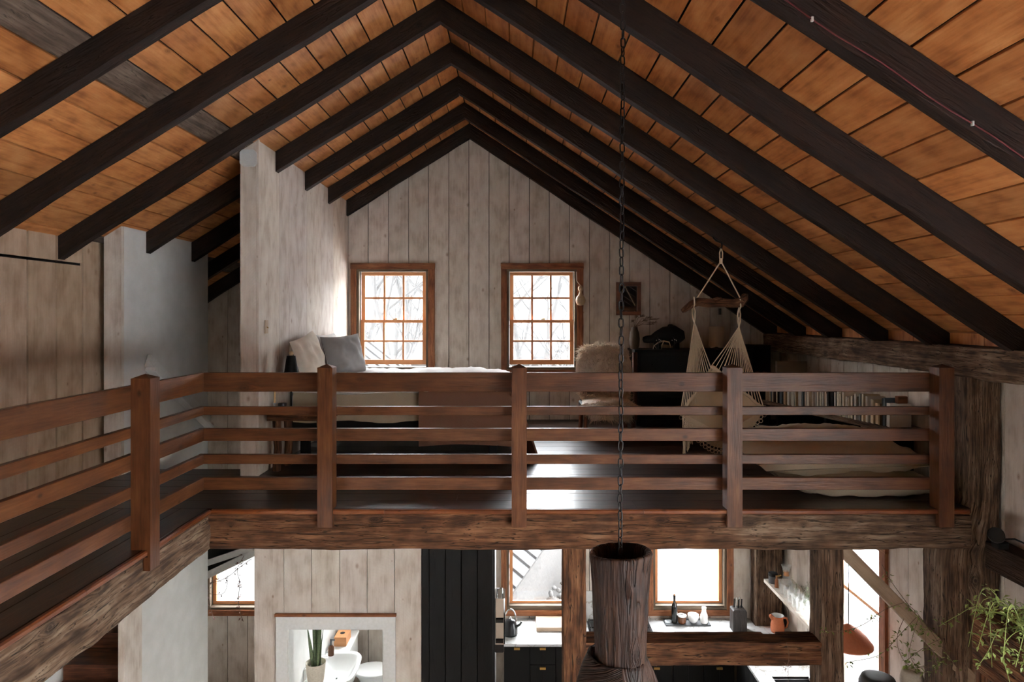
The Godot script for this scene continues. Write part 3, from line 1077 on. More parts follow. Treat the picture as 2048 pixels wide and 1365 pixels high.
func build_timbers():
	var s = hewn([[V(-2.36, 3.31, 4.87), 0.22, 0.25], [V(0.5, 3.312, 4.87), 0.22, 0.255], [V(3.19, 3.305, 4.87), 0.22, 0.24]], Vector3(0, 0, -1), 31, 0.016, 22, [[0, 4, 0.1, 1.6, 0.02], [2, 2, 0.05, 1.5, 0.022], [2, 3, 2.9, 3.6, 0.012], [2, 4, 4.2, 5.2, 0.012]])
	weather(s, 0.9, 2.2, Color(0.78, 0.52, 0.36), Color(0.98, 0.98, 0.98))
	tag(put(s, "tie_beam", "hewn_timber"), "long hewn timber under the front edge of the loft", "beam")
	s = hewn([[V(-2.24, 3.31, 4.76), 0.225, 0.25], [V(-2.235, 3.29, 3.4), 0.23, 0.27], [V(-2.24, 3.30, 1.0), 0.23, 0.26], [V(-2.24, 3.31, NEAR), 0.23, 0.25]], Vector3(-1, 0, 0), 37, 0.02, 22, [[2, 3, 0.25, 4.4, 0.03], [0, 3, 0.25, 4.4, 0.03]])
	tag(put(s, "gallery_beam", "hewn_timber"), "weathered hewn log beam under the left gallery edge", "beam")
	# right: corner post, wall plate, girt
	s = hewn([[V(3.22, 0.0, 4.92), 0.40, 0.24], [V(3.22, 3.12, 4.92), 0.40, 0.24], [V(3.262, 3.2, 4.93), 0.3, 0.25], [V(3.312, 3.5, 4.93), 0.235, 0.25], [V(3.312, EYE - 0.435, 4.93), 0.235, 0.25]], Vector3(1, 0, 0), 41, 0.016, 22, [[1, 3, 1.6, 4.2, 0.03], [3, 3, 1.6, 4.2, 0.03], [3, 1, 0.6, 2.9, 0.02]])
	tag(put(s, "corner_post", "hewn_timber"), "thick hewn post at the right end of the loft", "post")
	s = hewn([[V(3.342, EYE - 0.335, BACK - 0.01), 0.22, 0.21], [V(3.34, EYE - 0.33, 5.5), 0.225, 0.215], [V(3.34, EYE - 0.335, 3.2), 0.225, 0.22], [V(3.34, EYE - 0.33, NEAR), 0.22, 0.21]], Vector3(1, 0, 0), 43, 0.014, 20, [[2, 3, 0.4, 3.2, 0.012], [0, 3, 0.4, 3.2, 0.012]])
	var plate = tag(put(s, "wall_plate", "hewn_timber"), "checked hewn wall plate under the right rafters", "beam")
	s = hewn([[V(3.375, EYE - 1.675, 4.79), 0.13, 0.19], [V(3.375, EYE - 1.675, NEAR), 0.13, 0.19]], Vector3(1, 0, 0), 44, 0.008, 10)
	tag(put(s, "wall_girt", "dark_timber"), "dark horizontal girt on the right wall", "beam")
	# kitchen posts, cross rail, knee brace
	s = hewn([[V(0.427, 0.0, 4.88), 0.158, 0.16], [V(0.427, 3.195, 4.88), 0.158, 0.16]], Vector3(1, 0, 0), 45, 0.009, 24, [[3, 2, 0.4, 2.6, 0.02], [1, 2, 0.4, 2.6, 0.02]])
	tag(put(s, "kitchen_post", "warm_timber"), "square hewn post left of the hanging log", "post")
	s = hewn([[V(2.242, 0.0, 4.90), 0.158, 0.2], [V(2.242, 3.195, 4.90), 0.158, 0.2]], Vector3(1, 0, 0), 46, 0.009, 24, [[1, 4, 1.0, 3.1, 0.012], [3, 2, 1.0, 3.1, 0.012]])
	tag(put(s, "kitchen_post", "hewn_timber"), "square hewn post at the head of the knee brace", "post")
	# notched on its back upper edge, so it is built of a full front half and two back pieces
	s = join([
		hewn([[V(0.505, EYE - 2.384, 4.875), 0.145, 0.162], [V(2.168, EYE - 2.384, 4.875), 0.145, 0.162]], Vector3(0, 0, -1), 47, 0.008, 26, [[2, 3, 0.7, 1.6, 0.012]]),
		hewn([[V(0.505, EYE - 2.386, 4.94), 0.09, 0.160], [V(1.80, EYE - 2.386, 4.94), 0.09, 0.160]], Vector3(0, 0, -1), 47, 0.008, 20),
		hewn([[V(1.905, EYE - 2.386, 4.94), 0.09, 0.160], [V(2.168, EYE - 2.386, 4.94), 0.09, 0.160]], Vector3(0, 0, -1), 49, 0.008, 30)])
	tag(put(s, "cross_rail", "warm_timber"), "notched horizontal timber between the kitchen posts", "beam")
	s = sh()
	var a = E(2.31, -1.635, 4.85)
	var b = E(3.26, -2.60, 4.85)
	s.stick(a, b, 0.088, 0.09, 0.006, Vector3(0, 0, 1))
	tag(put(s, "knee_brace", "brace_wood"), "sawn diagonal knee brace from loft beam down to corner post", "brace")
	s = hewn([[V(3.23, 0.0, 8.735), 0.33, 0.2], [V(3.23, 3.35, 8.735), 0.33, 0.2]], Vector3(1, 0, 0), 48, 0.01, 14, [[1, 2, 0.9, 2.6, 0.015], [3, 2, 0.9, 2.6, 0.015]])
	tag(put(s, "kitchen_corner_post", "hewn_timber"), "hewn post in the far kitchen corner behind the shelf", "post")
	# black spotlight clamped on the girt
	var t = thing("spotlight", E(3.28, -1.56, 4.62), "black clamp spotlight on the girt at the corner post", "lamp")
	var q := sh()
	var p0 = E(3.25, -1.485, 4.60)
	q.tube([p0 + Vector3(-0.05, 0.03, 0.07), p0 + Vector3(-0.045, 0.027, 0.062), p0 + Vector3(0.04, -0.02, -0.05), p0 + Vector3(0.055, -0.03, -0.07)], [0.046, 0.05, 0.048, 0.03], 18)
	put(q, "lamp_can", "black_matte", t)
	q = sh()
	q.box(E(3.29, -1.55, 4.62), Vector3(0.07, 0.05, 0.07), 0.008)
	q.stick(E(3.29, -1.55, 4.62), E(3.25, -1.47, 4.60), 0.022, 0.022, 0.004)
	put(q, "clamp", "black_matte", t)
	q = sh()
	q.tube([E(3.28, -1.53, 4.66), E(3.36, -1.50, 4.58), E(3.41, -1.52, 4.40), E(3.42, -1.57, 4.1), E(3.42, -1.57, 3.0)], 0.006, 6)
	put(q, "lead", "black_matte", t)

const RAILS := [[-0.4025, -0.5367], [-0.6427, -0.7027], [-0.798, -0.8863], [-0.9817, -1.0488], [-1.144, -1.2324]]

func cap(s: Sh, c: Vector3, h: float, rise: float):
	# low pyramid on a square post top
	var q = [c + Vector3(-h, 0, h), c + Vector3(h, 0, h), c + Vector3(h, 0, -h), c + Vector3(-h, 0, -h)]
	var top = c + Vector3(0, rise, 0)
	for k in 4:
		s.tri(q[k], q[(k + 1) % 4], top, Vector2(0, 0), Vector2(0.05, 0), Vector2(0.025, 0.06))

func build_railings():
	var t = thing("loft_railing", V(0.4, LOFT, 4.8), "brown plank railing along the front of the loft", "railing")
	var xs = [-2.231, -1.306, 0.036, 1.525, 2.99]
	for k in 4:
		for r in RAILS.size():
			var s := sh(0.22)
			var y0 = EYE + RAILS[r][1]
			var y1 = EYE + RAILS[r][0]
			s.span(V(xs[k] + 0.0008, y0, 4.822), V(xs[k + 1] - 0.0008, y1, 4.86), 0.003)
			put(s, "rail", "rail_wood", t)
	for x in [-1.306, 0.036, 1.525, 2.987]:
		post(t, Transform3D(Basis(Vector3(0, 0, 1), Vector3(0, 1, 0), Vector3(-1, 0, 0)), Vector3(x, 0, 0)), -4.71)
	t = thing("gallery_railing", V(-2.19, LOFT, 3.5), "brown plank railing along the left gallery", "railing")
	var zs = [4.822, 3.955, 2.45, 0.9, -0.8]
	for k in 4:
		for r in RAILS.size():
			var s := sh(0.22)
			s.span(V(-2.23, EYE + RAILS[r][1], zs[k] - 0.0008), V(-2.192, EYE + RAILS[r][0], zs[k + 1] + 0.0008), 0.003)
			put(s, "rail", "rail_wood", t)
	for z in [3.955, 2.45, 0.9]:
		post(t, Transform3D(Basis(Vector3(1, 0, 0), Vector3(0, 1, 0), Vector3(0, 0, 1)), Vector3(0, 0, -z)), -2.08)

# a post notched over the edge of the loft; local x points out of the loft, f is its outer face
func post(t: Node, xf: Transform3D, f: float):
	var d = 0.112
	var poly = PackedVector2Array([Vector2(f, EYE - 1.462), Vector2(f, EYE - 0.36), Vector2(f - d, EYE - 0.36), Vector2(f - d, EYE - 1.343), Vector2(f - 0.016, EYE - 1.343), Vector2(f - 0.016, EYE - 1.385), Vector2(f - 0.04, EYE - 1.385), Vector2(f - 0.04, EYE - 1.462)])
	var s := sh(0.2)
	s.prism(poly, -0.052, 0.052, xf)
	var c = xf * Vector3(f - d / 2, EYE - 0.36, 0)
	cap(s, c, 0.055, 0.024)
	put(s, "post", "rail_wood", t)

# =============================== inner walls ======================================

func build_inner_walls():
	# low board wall of the gallery on the left
	var lf = left_frame(-3.55)
	var s = slab(rect(NEAR, LOFT - 0.1, 5.9, roof_y(-3.54) + 0.05), [], [NEAR, 5.9], lf, -0.06, -0.002)
	var w = tag(put(s, "wall_gallery", "black_wood"), "whitewashed board wall along the left gallery", "wall", "", "structure")
	var band = EYE + 0.418
	clad(w, rect(NEAR, LOFT, 5.575, band - 0.011), [], seams_from(4.945, 0.312, NEAR, 5.575), lf, 0.025, "whitewash_tan", "board", 0.02)
	clad(w, rect(NEAR, band + 0.011, 5.575, roof_y(-3.54) + 0.01), [], seams_from(4.945, 0.312, NEAR, 5.575), lf, 0.025, "whitewash_tan", "board", 0.02)
	clad(w, rect(5.575, LOFT, 5.88, roof_y(-3.54) + 0.01), [], [5.582, 5.88], lf, 0.025, "whitewash_tan")
	# plaster wall beside the stairs, from the ground floor to the roof
	s = sh()
	s.prism(PackedVector2Array([Vector2(-3.455, LOFT - 0.2), Vector2(-3.31, LOFT - 0.2), Vector2(-3.31, roof_y(-3.31) + 0.02), Vector2(-3.455, roof_y(-3.455) + 0.02)]), -7.38, -5.79, Transform3D())
	s.span(V(-3.36, 0.0, 6.07), V(-3.31, LOFT - 0.2, 7.38), 0.002)
	w = tag(put(s, "wall_stair", "plaster"), "smooth white plaster wall beside the stairs", "wall", "", "structure")
	s = sh()
	s.prism(PackedVector2Array([Vector2(-3.455, LOFT), Vector2(-3.308, LOFT), Vector2(-3.308, roof_y(-3.308)), Vector2(-3.455, roof_y(-3.455))]), -5.79, -5.75, Transform3D())
	put(s, "end_board", "whitewash", w)
	s = sh()
	s.span(V(-3.36, 0.0, 5.79), V(-3.306, LOFT - 0.2, 6.068), 0.003)
	put(s, "end_board", "whitewash", w)
	# board partition at the head of the bed
	var pf = left_frame(-2.171)
	var outline = PackedVector2Array([Vector2(5.75, LOFT), Vector2(BACK, LOFT), Vector2(BACK, roof_y(-2.16)), Vector2(5.75, roof_y(-2.16))])
	s = sh()
	s.prism(PackedVector2Array([Vector2(-2.295, LOFT), Vector2(-2.174, LOFT), Vector2(-2.174, roof_y(-2.174) + 0.01), Vector2(-2.295, roof_y(-2.295) + 0.01)]), -BACK, -5.76, Transform3D())
	w = tag(put(s, "wall_partition", "plaster"), "whitewashed board partition at the head of the bed", "wall", "", "structure")
	clad(w, outline, [], [5.755, 6.24, 6.51, 7.07, 7.6, 8.1, 8.42, BACK], pf, 0.025, "whitewash", "board", 0.005)
	s = sh()
	s.prism(PackedVector2Array([Vector2(-2.30, LOFT), Vector2(-2.166, LOFT), Vector2(-2.166, roof_y(-2.166)), Vector2(-2.30, roof_y(-2.30))]), -5.76, -5.735, Transform3D())
	put(s, "end_board", "whitewash", w)
	s = sh()
	s.prism(PackedVector2Array([Vector2(-2.163, LOFT), Vector2(-2.144, LOFT), Vector2(-2.144, roof_y(-2.144)), Vector2(-2.163, roof_y(-2.163))]), -5.754, -5.73, Transform3D())
	put(s, "corner_strip", "whitewash", w)
	# white alarm near the top of the partition end
	var at = E(-2.225, 1.322, 5.735)
	var t = thing("smoke_alarm", at, "square white alarm high on the end of the partition", "alarm")
	s = sh()
	s.bar(Transform3D(Basis(Vector3(0, 0, 1), Vector3(1, 0, 0), Vector3(0, 1, 0)), at + Vector3(0, 0, 0.016)), Vector3(0.032, 0.136, 0.136), 0.022)
	put(s, "cover", "white_plastic", t)
	s = sh()
	var ring = []
	for k in 21:
		ring.append(at + Vector3(cos(TAU * k / 20), sin(TAU * k / 20), 0) * 0.027 + Vector3(0, 0, 0.033))
	s.tube(ring, 0.002, 5, false)
	put(s, "test_button", "white_plastic", t)
	# switch on the bed side of the partition
	at = E(-2.144, -0.095, 5.90)
	t = thing("light_switch", at, "small wooden toggle switch plate on the partition", "switch")
	s = sh()
	s.box(at + Vector3(0.004, 0, 0), Vector3(0.008, 0.115, 0.07), 0.002)
	put(s, "plate", "whitewash_tan", t)
	s = sh()
	s.stick(at + Vector3(0.006, 0, 0), at + Vector3(0.022, -0.012, 0), 0.008, 0.008)
	put(s, "toggle", "brass", t)

# =============================== stairs ===========================================

func build_stairs():
	var t = thing("staircase", V(-3.75, 0, 6.2), "dark wooden stairs rising behind the plaster wall at lower left", "stairs")
	# treads and risers, one step after the other away from the camera
	var y = 1.65
	var z = 6.2
	for k in range(-7, 3):
		var yy = 1.652 + 0.15 * k
		var zz = 6.2 + 0.3 * k
		if yy < 0.05:
			continue
		if k > 1:
			break
		var s := sh(0.2)
		var x0 = -4.095
		if k == 1:
			s.span(V(x0, yy - 0.03, zz - 0.02), V(-3.365, yy, 7.4), 0.006)
		else:
			s.span(V(x0, yy - 0.03, zz - 0.02), V(-3.365, yy, zz + 0.31), 0.006)
		put(s, "tread", "stair_wood", t)
		s = sh(0.2)
		s.span(V(x0, yy - 0.15, zz), V(-3.367, yy - 0.03, zz + 0.018), 0.002)
		put(s, "riser", "stair_wood", t)
	var s := sh()
	s.tube([V(-3.75, 1.80, 6.62), V(-3.75, 2.75, 6.62)], 0.011, 8)
	put(s, "baluster", "iron", t)
	# low white wall with a cap on the outer side
	s = sh()
	s.span(V(-4.22, 0, 3.4), V(-4.14, 1.72, 6.9), 0.002)
	var w = tag(put(s, "wall_stair_low", "plaster"), "low white wall on the outer side of the stairs", "wall", "", "structure")
	s = sh()
	s.span(V(-4.25, 1.72, 3.4), V(-4.10, 1.79, 6.9), 0.004)
	put(s, "cap", "white_paint", w)
	# landing and the winder whose stringers cross in front of the stair window
	t = thing("stair_winder", V(-3.6, 1.9, 8.3), "white stringers and dark underside of the upper stairs", "stairs")
	s = sh()
	s.stick(E(-4.1, -3.14, 8.35), E(-3.2, -2.84, 8.35), 0.03, 0.075, 0.003, Vector3(0, 0, 1))
	put(s, "stringer", "white_paint", t)
	s = sh()
	s.stick(E(-4.1, -3.36, 8.45), E(-2.9, -2.78, 8.45), 0.03, 0.085, 0.003, Vector3(0, 0, 1))
	put(s, "stringer", "white_paint", t)
	s = sh()
	s.prism(PackedVector2Array([Vector2(-4.1, EYE - 3.16), Vector2(-2.9, EYE - 2.76), Vector2(-2.9, EYE - 2.2), Vector2(-4.1, EYE - 2.2)]), 0, 0.02, Transform3D(Basis(), Vector3(0, 0, -8.42)))
	put(s, "soffit", "black_board", t)
	s = sh()
	s.prism(PackedVector2Array([Vector2(-4.1, EYE - 3.36), Vector2(-2.9, EYE - 2.76), Vector2(-2.9, EYE - 2.2), Vector2(-4.1, EYE - 2.2)]), 0, 0.02, Transform3D(Basis(), Vector3(0, 0, -8.49)))
	put(s, "soffit", "black_wood", t)
	s = sh()
	s.span(V(-4.06, 0.0, 8.36), V(-3.99, EYE - 2.9, 8.43), 0.004)
	put(s, "newel", "white_paint", t)
	# upper flight: handrail on the plaster wall
	t = thing("stair_handrail", E(-3.27, -0.46, 6.12), "white handrail sloping down the plaster wall", "handrail")
	var a = E(-3.27, -0.40, 6.10)
	var b = E(-3.27, -1.12, 7.30)
	s = sh()
	s.stick(a, b, 0.035, 0.12, 0.004, Vector3(1, 0, 0))
	put(s, "rail", "white_paint", t)
	s = sh()
	s.stick(a + Vector3(0.03, -0.075, 0.02), b + Vector3(0.03, -0.075, 0.02), 0.09, 0.03, 0.004, Vector3(1, 0, 0))
	put(s, "ledge", "white_paint", t)
	# upper flight of dark steps going down between plaster wall and partition
	t = thing("upper_stair_flight", V(-2.8, LOFT, 6.0), "dark wooden flight going down from the loft", "stairs")
	for k in 4:
		s = sh(0.2)
		var yy = LOFT - 0.19 * (k + 1)
		var zz = 5.92 + 0.26 * k
		s.span(V(-3.30, yy - 0.03, zz), V(-2.37, yy, zz + 0.28), 0.004)
		put(s, "tread", "stair_wood", t)

# =============================== kitchen ==========================================

func cabinet(at: Vector3, width: float, depth: float, height: float, label: String, doors: int, facing := 0):
	# base unit with boarded doors and brass pulls; faces +z (0) or -x (1)
	var t = thing("kitchen_cabinet", at, label, "cabinet", "dark kitchen base units")
	var xf = Transform3D(Basis(), at) if facing == 0 else Transform3D(Basis(Vector3(0, 0, 1), Vector3(0, 1, 0), Vector3(-1, 0, 0)), at)
	var s := sh()
	s.prism(rect(0, 0.08, width, height), -depth, -0.022, xf)
	put(s, "body", "black_board", t)
	s = sh()
	s.prism(rect(0.01, 0, width - 0.01, 0.08), -depth, -0.07, xf)
	put(s, "plinth", "black_board", t)
	for k in doors:
		var x0 = width * k / doors + 0.003
		var x1 = width * (k + 1) / doors - 0.003
		var rows_ = [[0.085, height - 0.004]] if k % 2 == 0 else [[0.085, height - 0.24], [height - 0.234, height - 0.004]]
		for q in rows_:
			s = sh()
			var n = maxi(2, int((x1 - x0) / 0.14))
			for j in n:
				s.prism(rect(lerpf(x0, x1, float(j) / n) + 0.0015, q[0], lerpf(x0, x1, float(j + 1) / n) - 0.0015, q[1]), -0.022, 0.0, xf)
			var d = put(s, "door", "black_board", t)
			s = sh()
			var mx = (x0 + x1) / 2
			s.prism(rect(mx - 0.035, q[1] - 0.045, mx + 0.035, q[1] - 0.02), 0.0, 0.022, xf)
			put(s, "pull", "brass", d)
	return t

func build_kitchen():
	# base units along the far wall
	var x = -0.12
	for k in 4:
		var w = [0.62, 0.62, 0.78, 0.74][k]
		cabinet(V(x, 0, 8.19), w, 0.64, 0.86, ["dark boarded base unit next to the fridge", "dark boarded base unit under the cutting board", "dark boarded base unit under the hob", "dark boarded base unit under the slate tray"][k], 2)
		x += w + 0.003
	for k in 2:
		cabinet(V(2.66, 0, 8.15 - 1.15 * k), 1.145, 0.76, 0.86, ["dark boarded side unit below the pitcher", "dark boarded side unit under the white sink"][k], 2, 1)
	# worktop: one marble slab round the corner
	var s := sh()
	var poly = PackedVector2Array([Vector2(-0.16, -BACK + 0.002), Vector2(3.05, -BACK + 0.002), Vector2(3.05, -8.63), Vector2(3.449, -8.63), Vector2(3.449, -7.45), Vector2(3.2, -7.45), Vector2(3.2, -7.42), Vector2(2.80, -7.42), Vector2(2.80, -6.85), Vector2(3.2, -6.85), Vector2(3.449, -6.83), Vector2(3.449, -5.85), Vector2(2.63, -5.85), Vector2(2.63, -8.15), Vector2(-0.16, -8.15)])
	s.prism(poly, 0.862, 0.892, Transform3D(Basis(Vector3(1, 0, 0), Vector3(0, 0, 1), Vector3(0, -1, 0)), Vector3(0, 0, 0)) * Transform3D(Basis(Vector3(1, 0, 0), Vector3(0, 1, 0), Vector3(0, 0, 1)), Vector3(0, 0, -1.754)))
	tag(put(s, "worktop", "marble"), "white marble worktop running round the kitchen corner", "worktop")
	# sink
	var t = thing("kitchen_sink", V(3.0, 0.7, 7.14), "white inset sink in the side worktop", "sink")
	s = sh()
	for q in [[V(2.78, 0.70, 7.44), V(3.22, 0.72, 6.83)], [V(2.76, 0.70, 7.44), V(2.80, 0.897, 6.83)], [V(3.2, 0.70, 7.44), V(3.22, 0.897, 6.83)], [V(2.80, 0.70, 7.44), V(3.2, 0.897, 7.42)], [V(2.80, 0.70, 6.85), V(3.2, 0.897, 6.83)]]:
		s.span(q[0], q[1], 0.006)
	put(s, "basin", "porcelain", t)
	s = sh()
	s.tube([V(3.33, 0.89, 7.14), V(3.33, 1.18, 7.14), V(3.28, 1.24, 7.14), V(3.14, 1.24, 7.14), V(3.1, 1.2, 7.14)], 0.012, 8)
	put(s, "tap", "brass", t)
	# marble upstand between the windows
	s = sh()
	s.span(V(0.90, 0.893, 8.825), V(1.72, 1.25, 8.848), 0.002)
	tag(put(s, "splashback", "marble"), "marble splashback panel behind the hob", "splashback")
	# hob
	t = thing("gas_hob", V(1.32, 0.893, 8.45), "black gas hob half hidden by the hanging log", "hob")
	s = sh()
	s.span(V(0.93, 0.893, 8.75), V(1.72, 0.903, 8.22), 0.004)
	put(s, "plate", "black_enamel", t)
	for gx in [1.06, 1.32, 1.58]:
		s = sh()
		for k in 3:
			s.stick(V(gx - 0.1 + 0.1 * k, 0.935, 8.26), V(gx - 0.1 + 0.1 * k, 0.935, 8.72), 0.012, 0.014)
			s.stick(V(gx - 0.115, 0.935, 8.28 + 0.21 * k), V(gx + 0.115, 0.935, 8.28 + 0.21 * k), 0.012, 0.014)
		for e in [[-0.1, 8.27], [0.1, 8.27], [-0.1, 8.71], [0.1, 8.71]]:
			s.stick(V(gx + e[0], 0.903, e[1]), V(gx + e[0], 0.935, e[1]), 0.014, 0.014)
		var g = put(s, "grate", "iron", t)
		s = sh()
		for e in [8.38, 8.60]:
			s.lathe([Vector2(0.001, 0.022), Vector2(0.035, 0.022), Vector2(0.04, 0.01), Vector2(0.045, 0.0)].map(func(q): return Vector2(q.x, 0.03 - q.y)) if false else [Vector2(0.045, 0.0), Vector2(0.042, 0.012), Vector2(0.033, 0.02), Vector2(0.001, 0.021)], V(gx, 0.903, e), 14)
		put(s, "burner", "dark_steel", g)
	build_fridge()
	build_counter_things()
	build_shelf()
	# black boarded panel beside the fridge
	s = sh()
	s.span(V(-0.84, 0, 6.225), V(-0.175, 3.35, 6.25), 0.002)
	var p = tag(put(s, "boarded_screen", "black_board"), "tall black boarded panel on the side of the fridge", "panel")
	for k in 5:
		s = sh(0.15)
		var x0 = maxf(-0.84, -0.915 + 0.1455 * k)
		var x1 = minf(-0.172, -0.915 + 0.1455 * (k + 1))
		s.span(V(x0 + 0.0015, 0, 6.2), V(x1 - 0.0015, 3.35, 6.225), 0.004)
		put(s, "panel_board", "black_board", p)
	# pendant lamp by the side window
	var at = E(3.04, -2.816, 6.2)
	t = thing("pendant_lamp", at, "terracotta cone pendant lamp in front of the side window", "lamp")
	s = sh()
	s.lathe([Vector2(0.165, -0.165), Vector2(0.19, -0.178), Vector2(0.205, -0.17), Vector2(0.205, -0.155), Vector2(0.15, -0.085), Vector2(0.09, -0.03), Vector2(0.045, -0.005), Vector2(0.018, 0.012), Vector2(0.001, 0.014)], at, 32)
	put(s, "shade", "terracotta", t)
	s = sh()
	s.tube([at + Vector3(0, 0.005, 0), V(at.x, LOFT - 0.12, 6.2)], 0.004, 6)
	put(s, "cord", "black_matte", t)
	# two shell stools at the foot of the picture
	for k in 2:
		var c = [V(2.86, 0, 5.36), V(3.16, 0, 5.42)][k]
		t = thing("shell_stool", c, ["dark grey moulded shell stool under the knee brace", "beige moulded shell stool beside the corner post"][k], "stool")
		s = sh()
		var topy = [1.985, 2.0][k]
		var r = [0.14, 0.085][k]
		s.lathe([Vector2(0.02, -0.42), Vector2(r * 0.8, -0.36), Vector2(r * 0.98, -0.2), Vector2(r, -0.06), Vector2(r * 0.86, -0.012), Vector2(r * 0.6, 0.0), Vector2(0.001, -0.006)], Vector3(c.x, topy, c.z), 28)
		put(s, "shell", ["slate", "pot_clay"][k], t)
		for a in 4:
			s = sh()
			var d = Vector3(cos(a * PI / 2 + 0.78), 0, sin(a * PI / 2 + 0.78))
			s.tube([Vector3(c.x, topy - 0.36, c.z) + d * 0.03, Vector3(c.x, 0, c.z) + d * 0.16], 0.012, 8)
			put(s, "leg", "pale_wood", t)

func build_fridge():
	var t = thing("fridge", V(-0.5, 0, 6.68), "stainless steel fridge behind the black panel", "fridge")
	var s := sh()
	s.span(V(-0.83, 0.05, 6.255), V(-0.235, 2.95, 7.1), 0.004)
	put(s, "body", "dark_steel", t)
	for q in [[1.02, 2.94, "steel"], [0.08, 1.0, "dark_steel"]]:
		s = sh()
		s.span(V(-0.235, q[0], 6.262), V(-0.185, q[1], 7.095), 0.006)
		var d = put(s, "door", q[2], t)
		if q[0] < 1.0:
			s = sh()
			s.span(V(-0.10, 0.2, 6.42), V(-0.075, 0.985, 6.445), 0.005)
			s.span(V(-0.185, 0.955, 6.42), V(-0.078, 0.985, 6.445), 0.004)
			s.span(V(-0.185, 0.20, 6.42), V(-0.078, 0.23, 6.445), 0.004)
			put(s, "handle", "leather", d)
	# chrome coffee maker shelf unit that stands out from the fridge front
	t = thing("coffee_machine", V(-0.13, 1.9, 6.6), "chrome espresso machine built in beside the fridge", "coffee machine")
	s = sh()
	s.span(V(-0.183, 1.74, 6.38), V(-0.085, 2.17, 6.62), 0.012)
	put(s, "body", "chrome", t)
	s = sh()
	s.span(V(-0.183, 1.655, 6.40), V(-0.095, 1.735, 6.60), 0.01)
	put(s, "drip_tray", "black_enamel", t)
	s = sh()
	s.span(V(-0.17, 1.95, 6.36), V(-0.1, 1.985, 6.378), 0.004)
	s.span(V(-0.17, 1.76, 6.36), V(-0.1, 1.79, 6.378), 0.004)
	put(s, "trim", "black_enamel", t)
	s = sh()
	s.tube([V(-0.16, 2.17, 6.5), V(-0.16, 2.22, 6.5), V(-0.11, 2.22, 6.5), V(-0.11, 2.17, 6.5)], 0.008, 8)
	put(s, "steam_knob", "chrome", t)

func cup_profile(r: float, h: float, w: float) -> Array:
	return [Vector2(0.001, 0.0), Vector2(r * 0.86, 0.0), Vector2(r * 0.9, 0.004), Vector2(r, h), Vector2(r - w, h), Vector2(r * 0.9 - w, 0.008), Vector2(0.001, 0.008)]

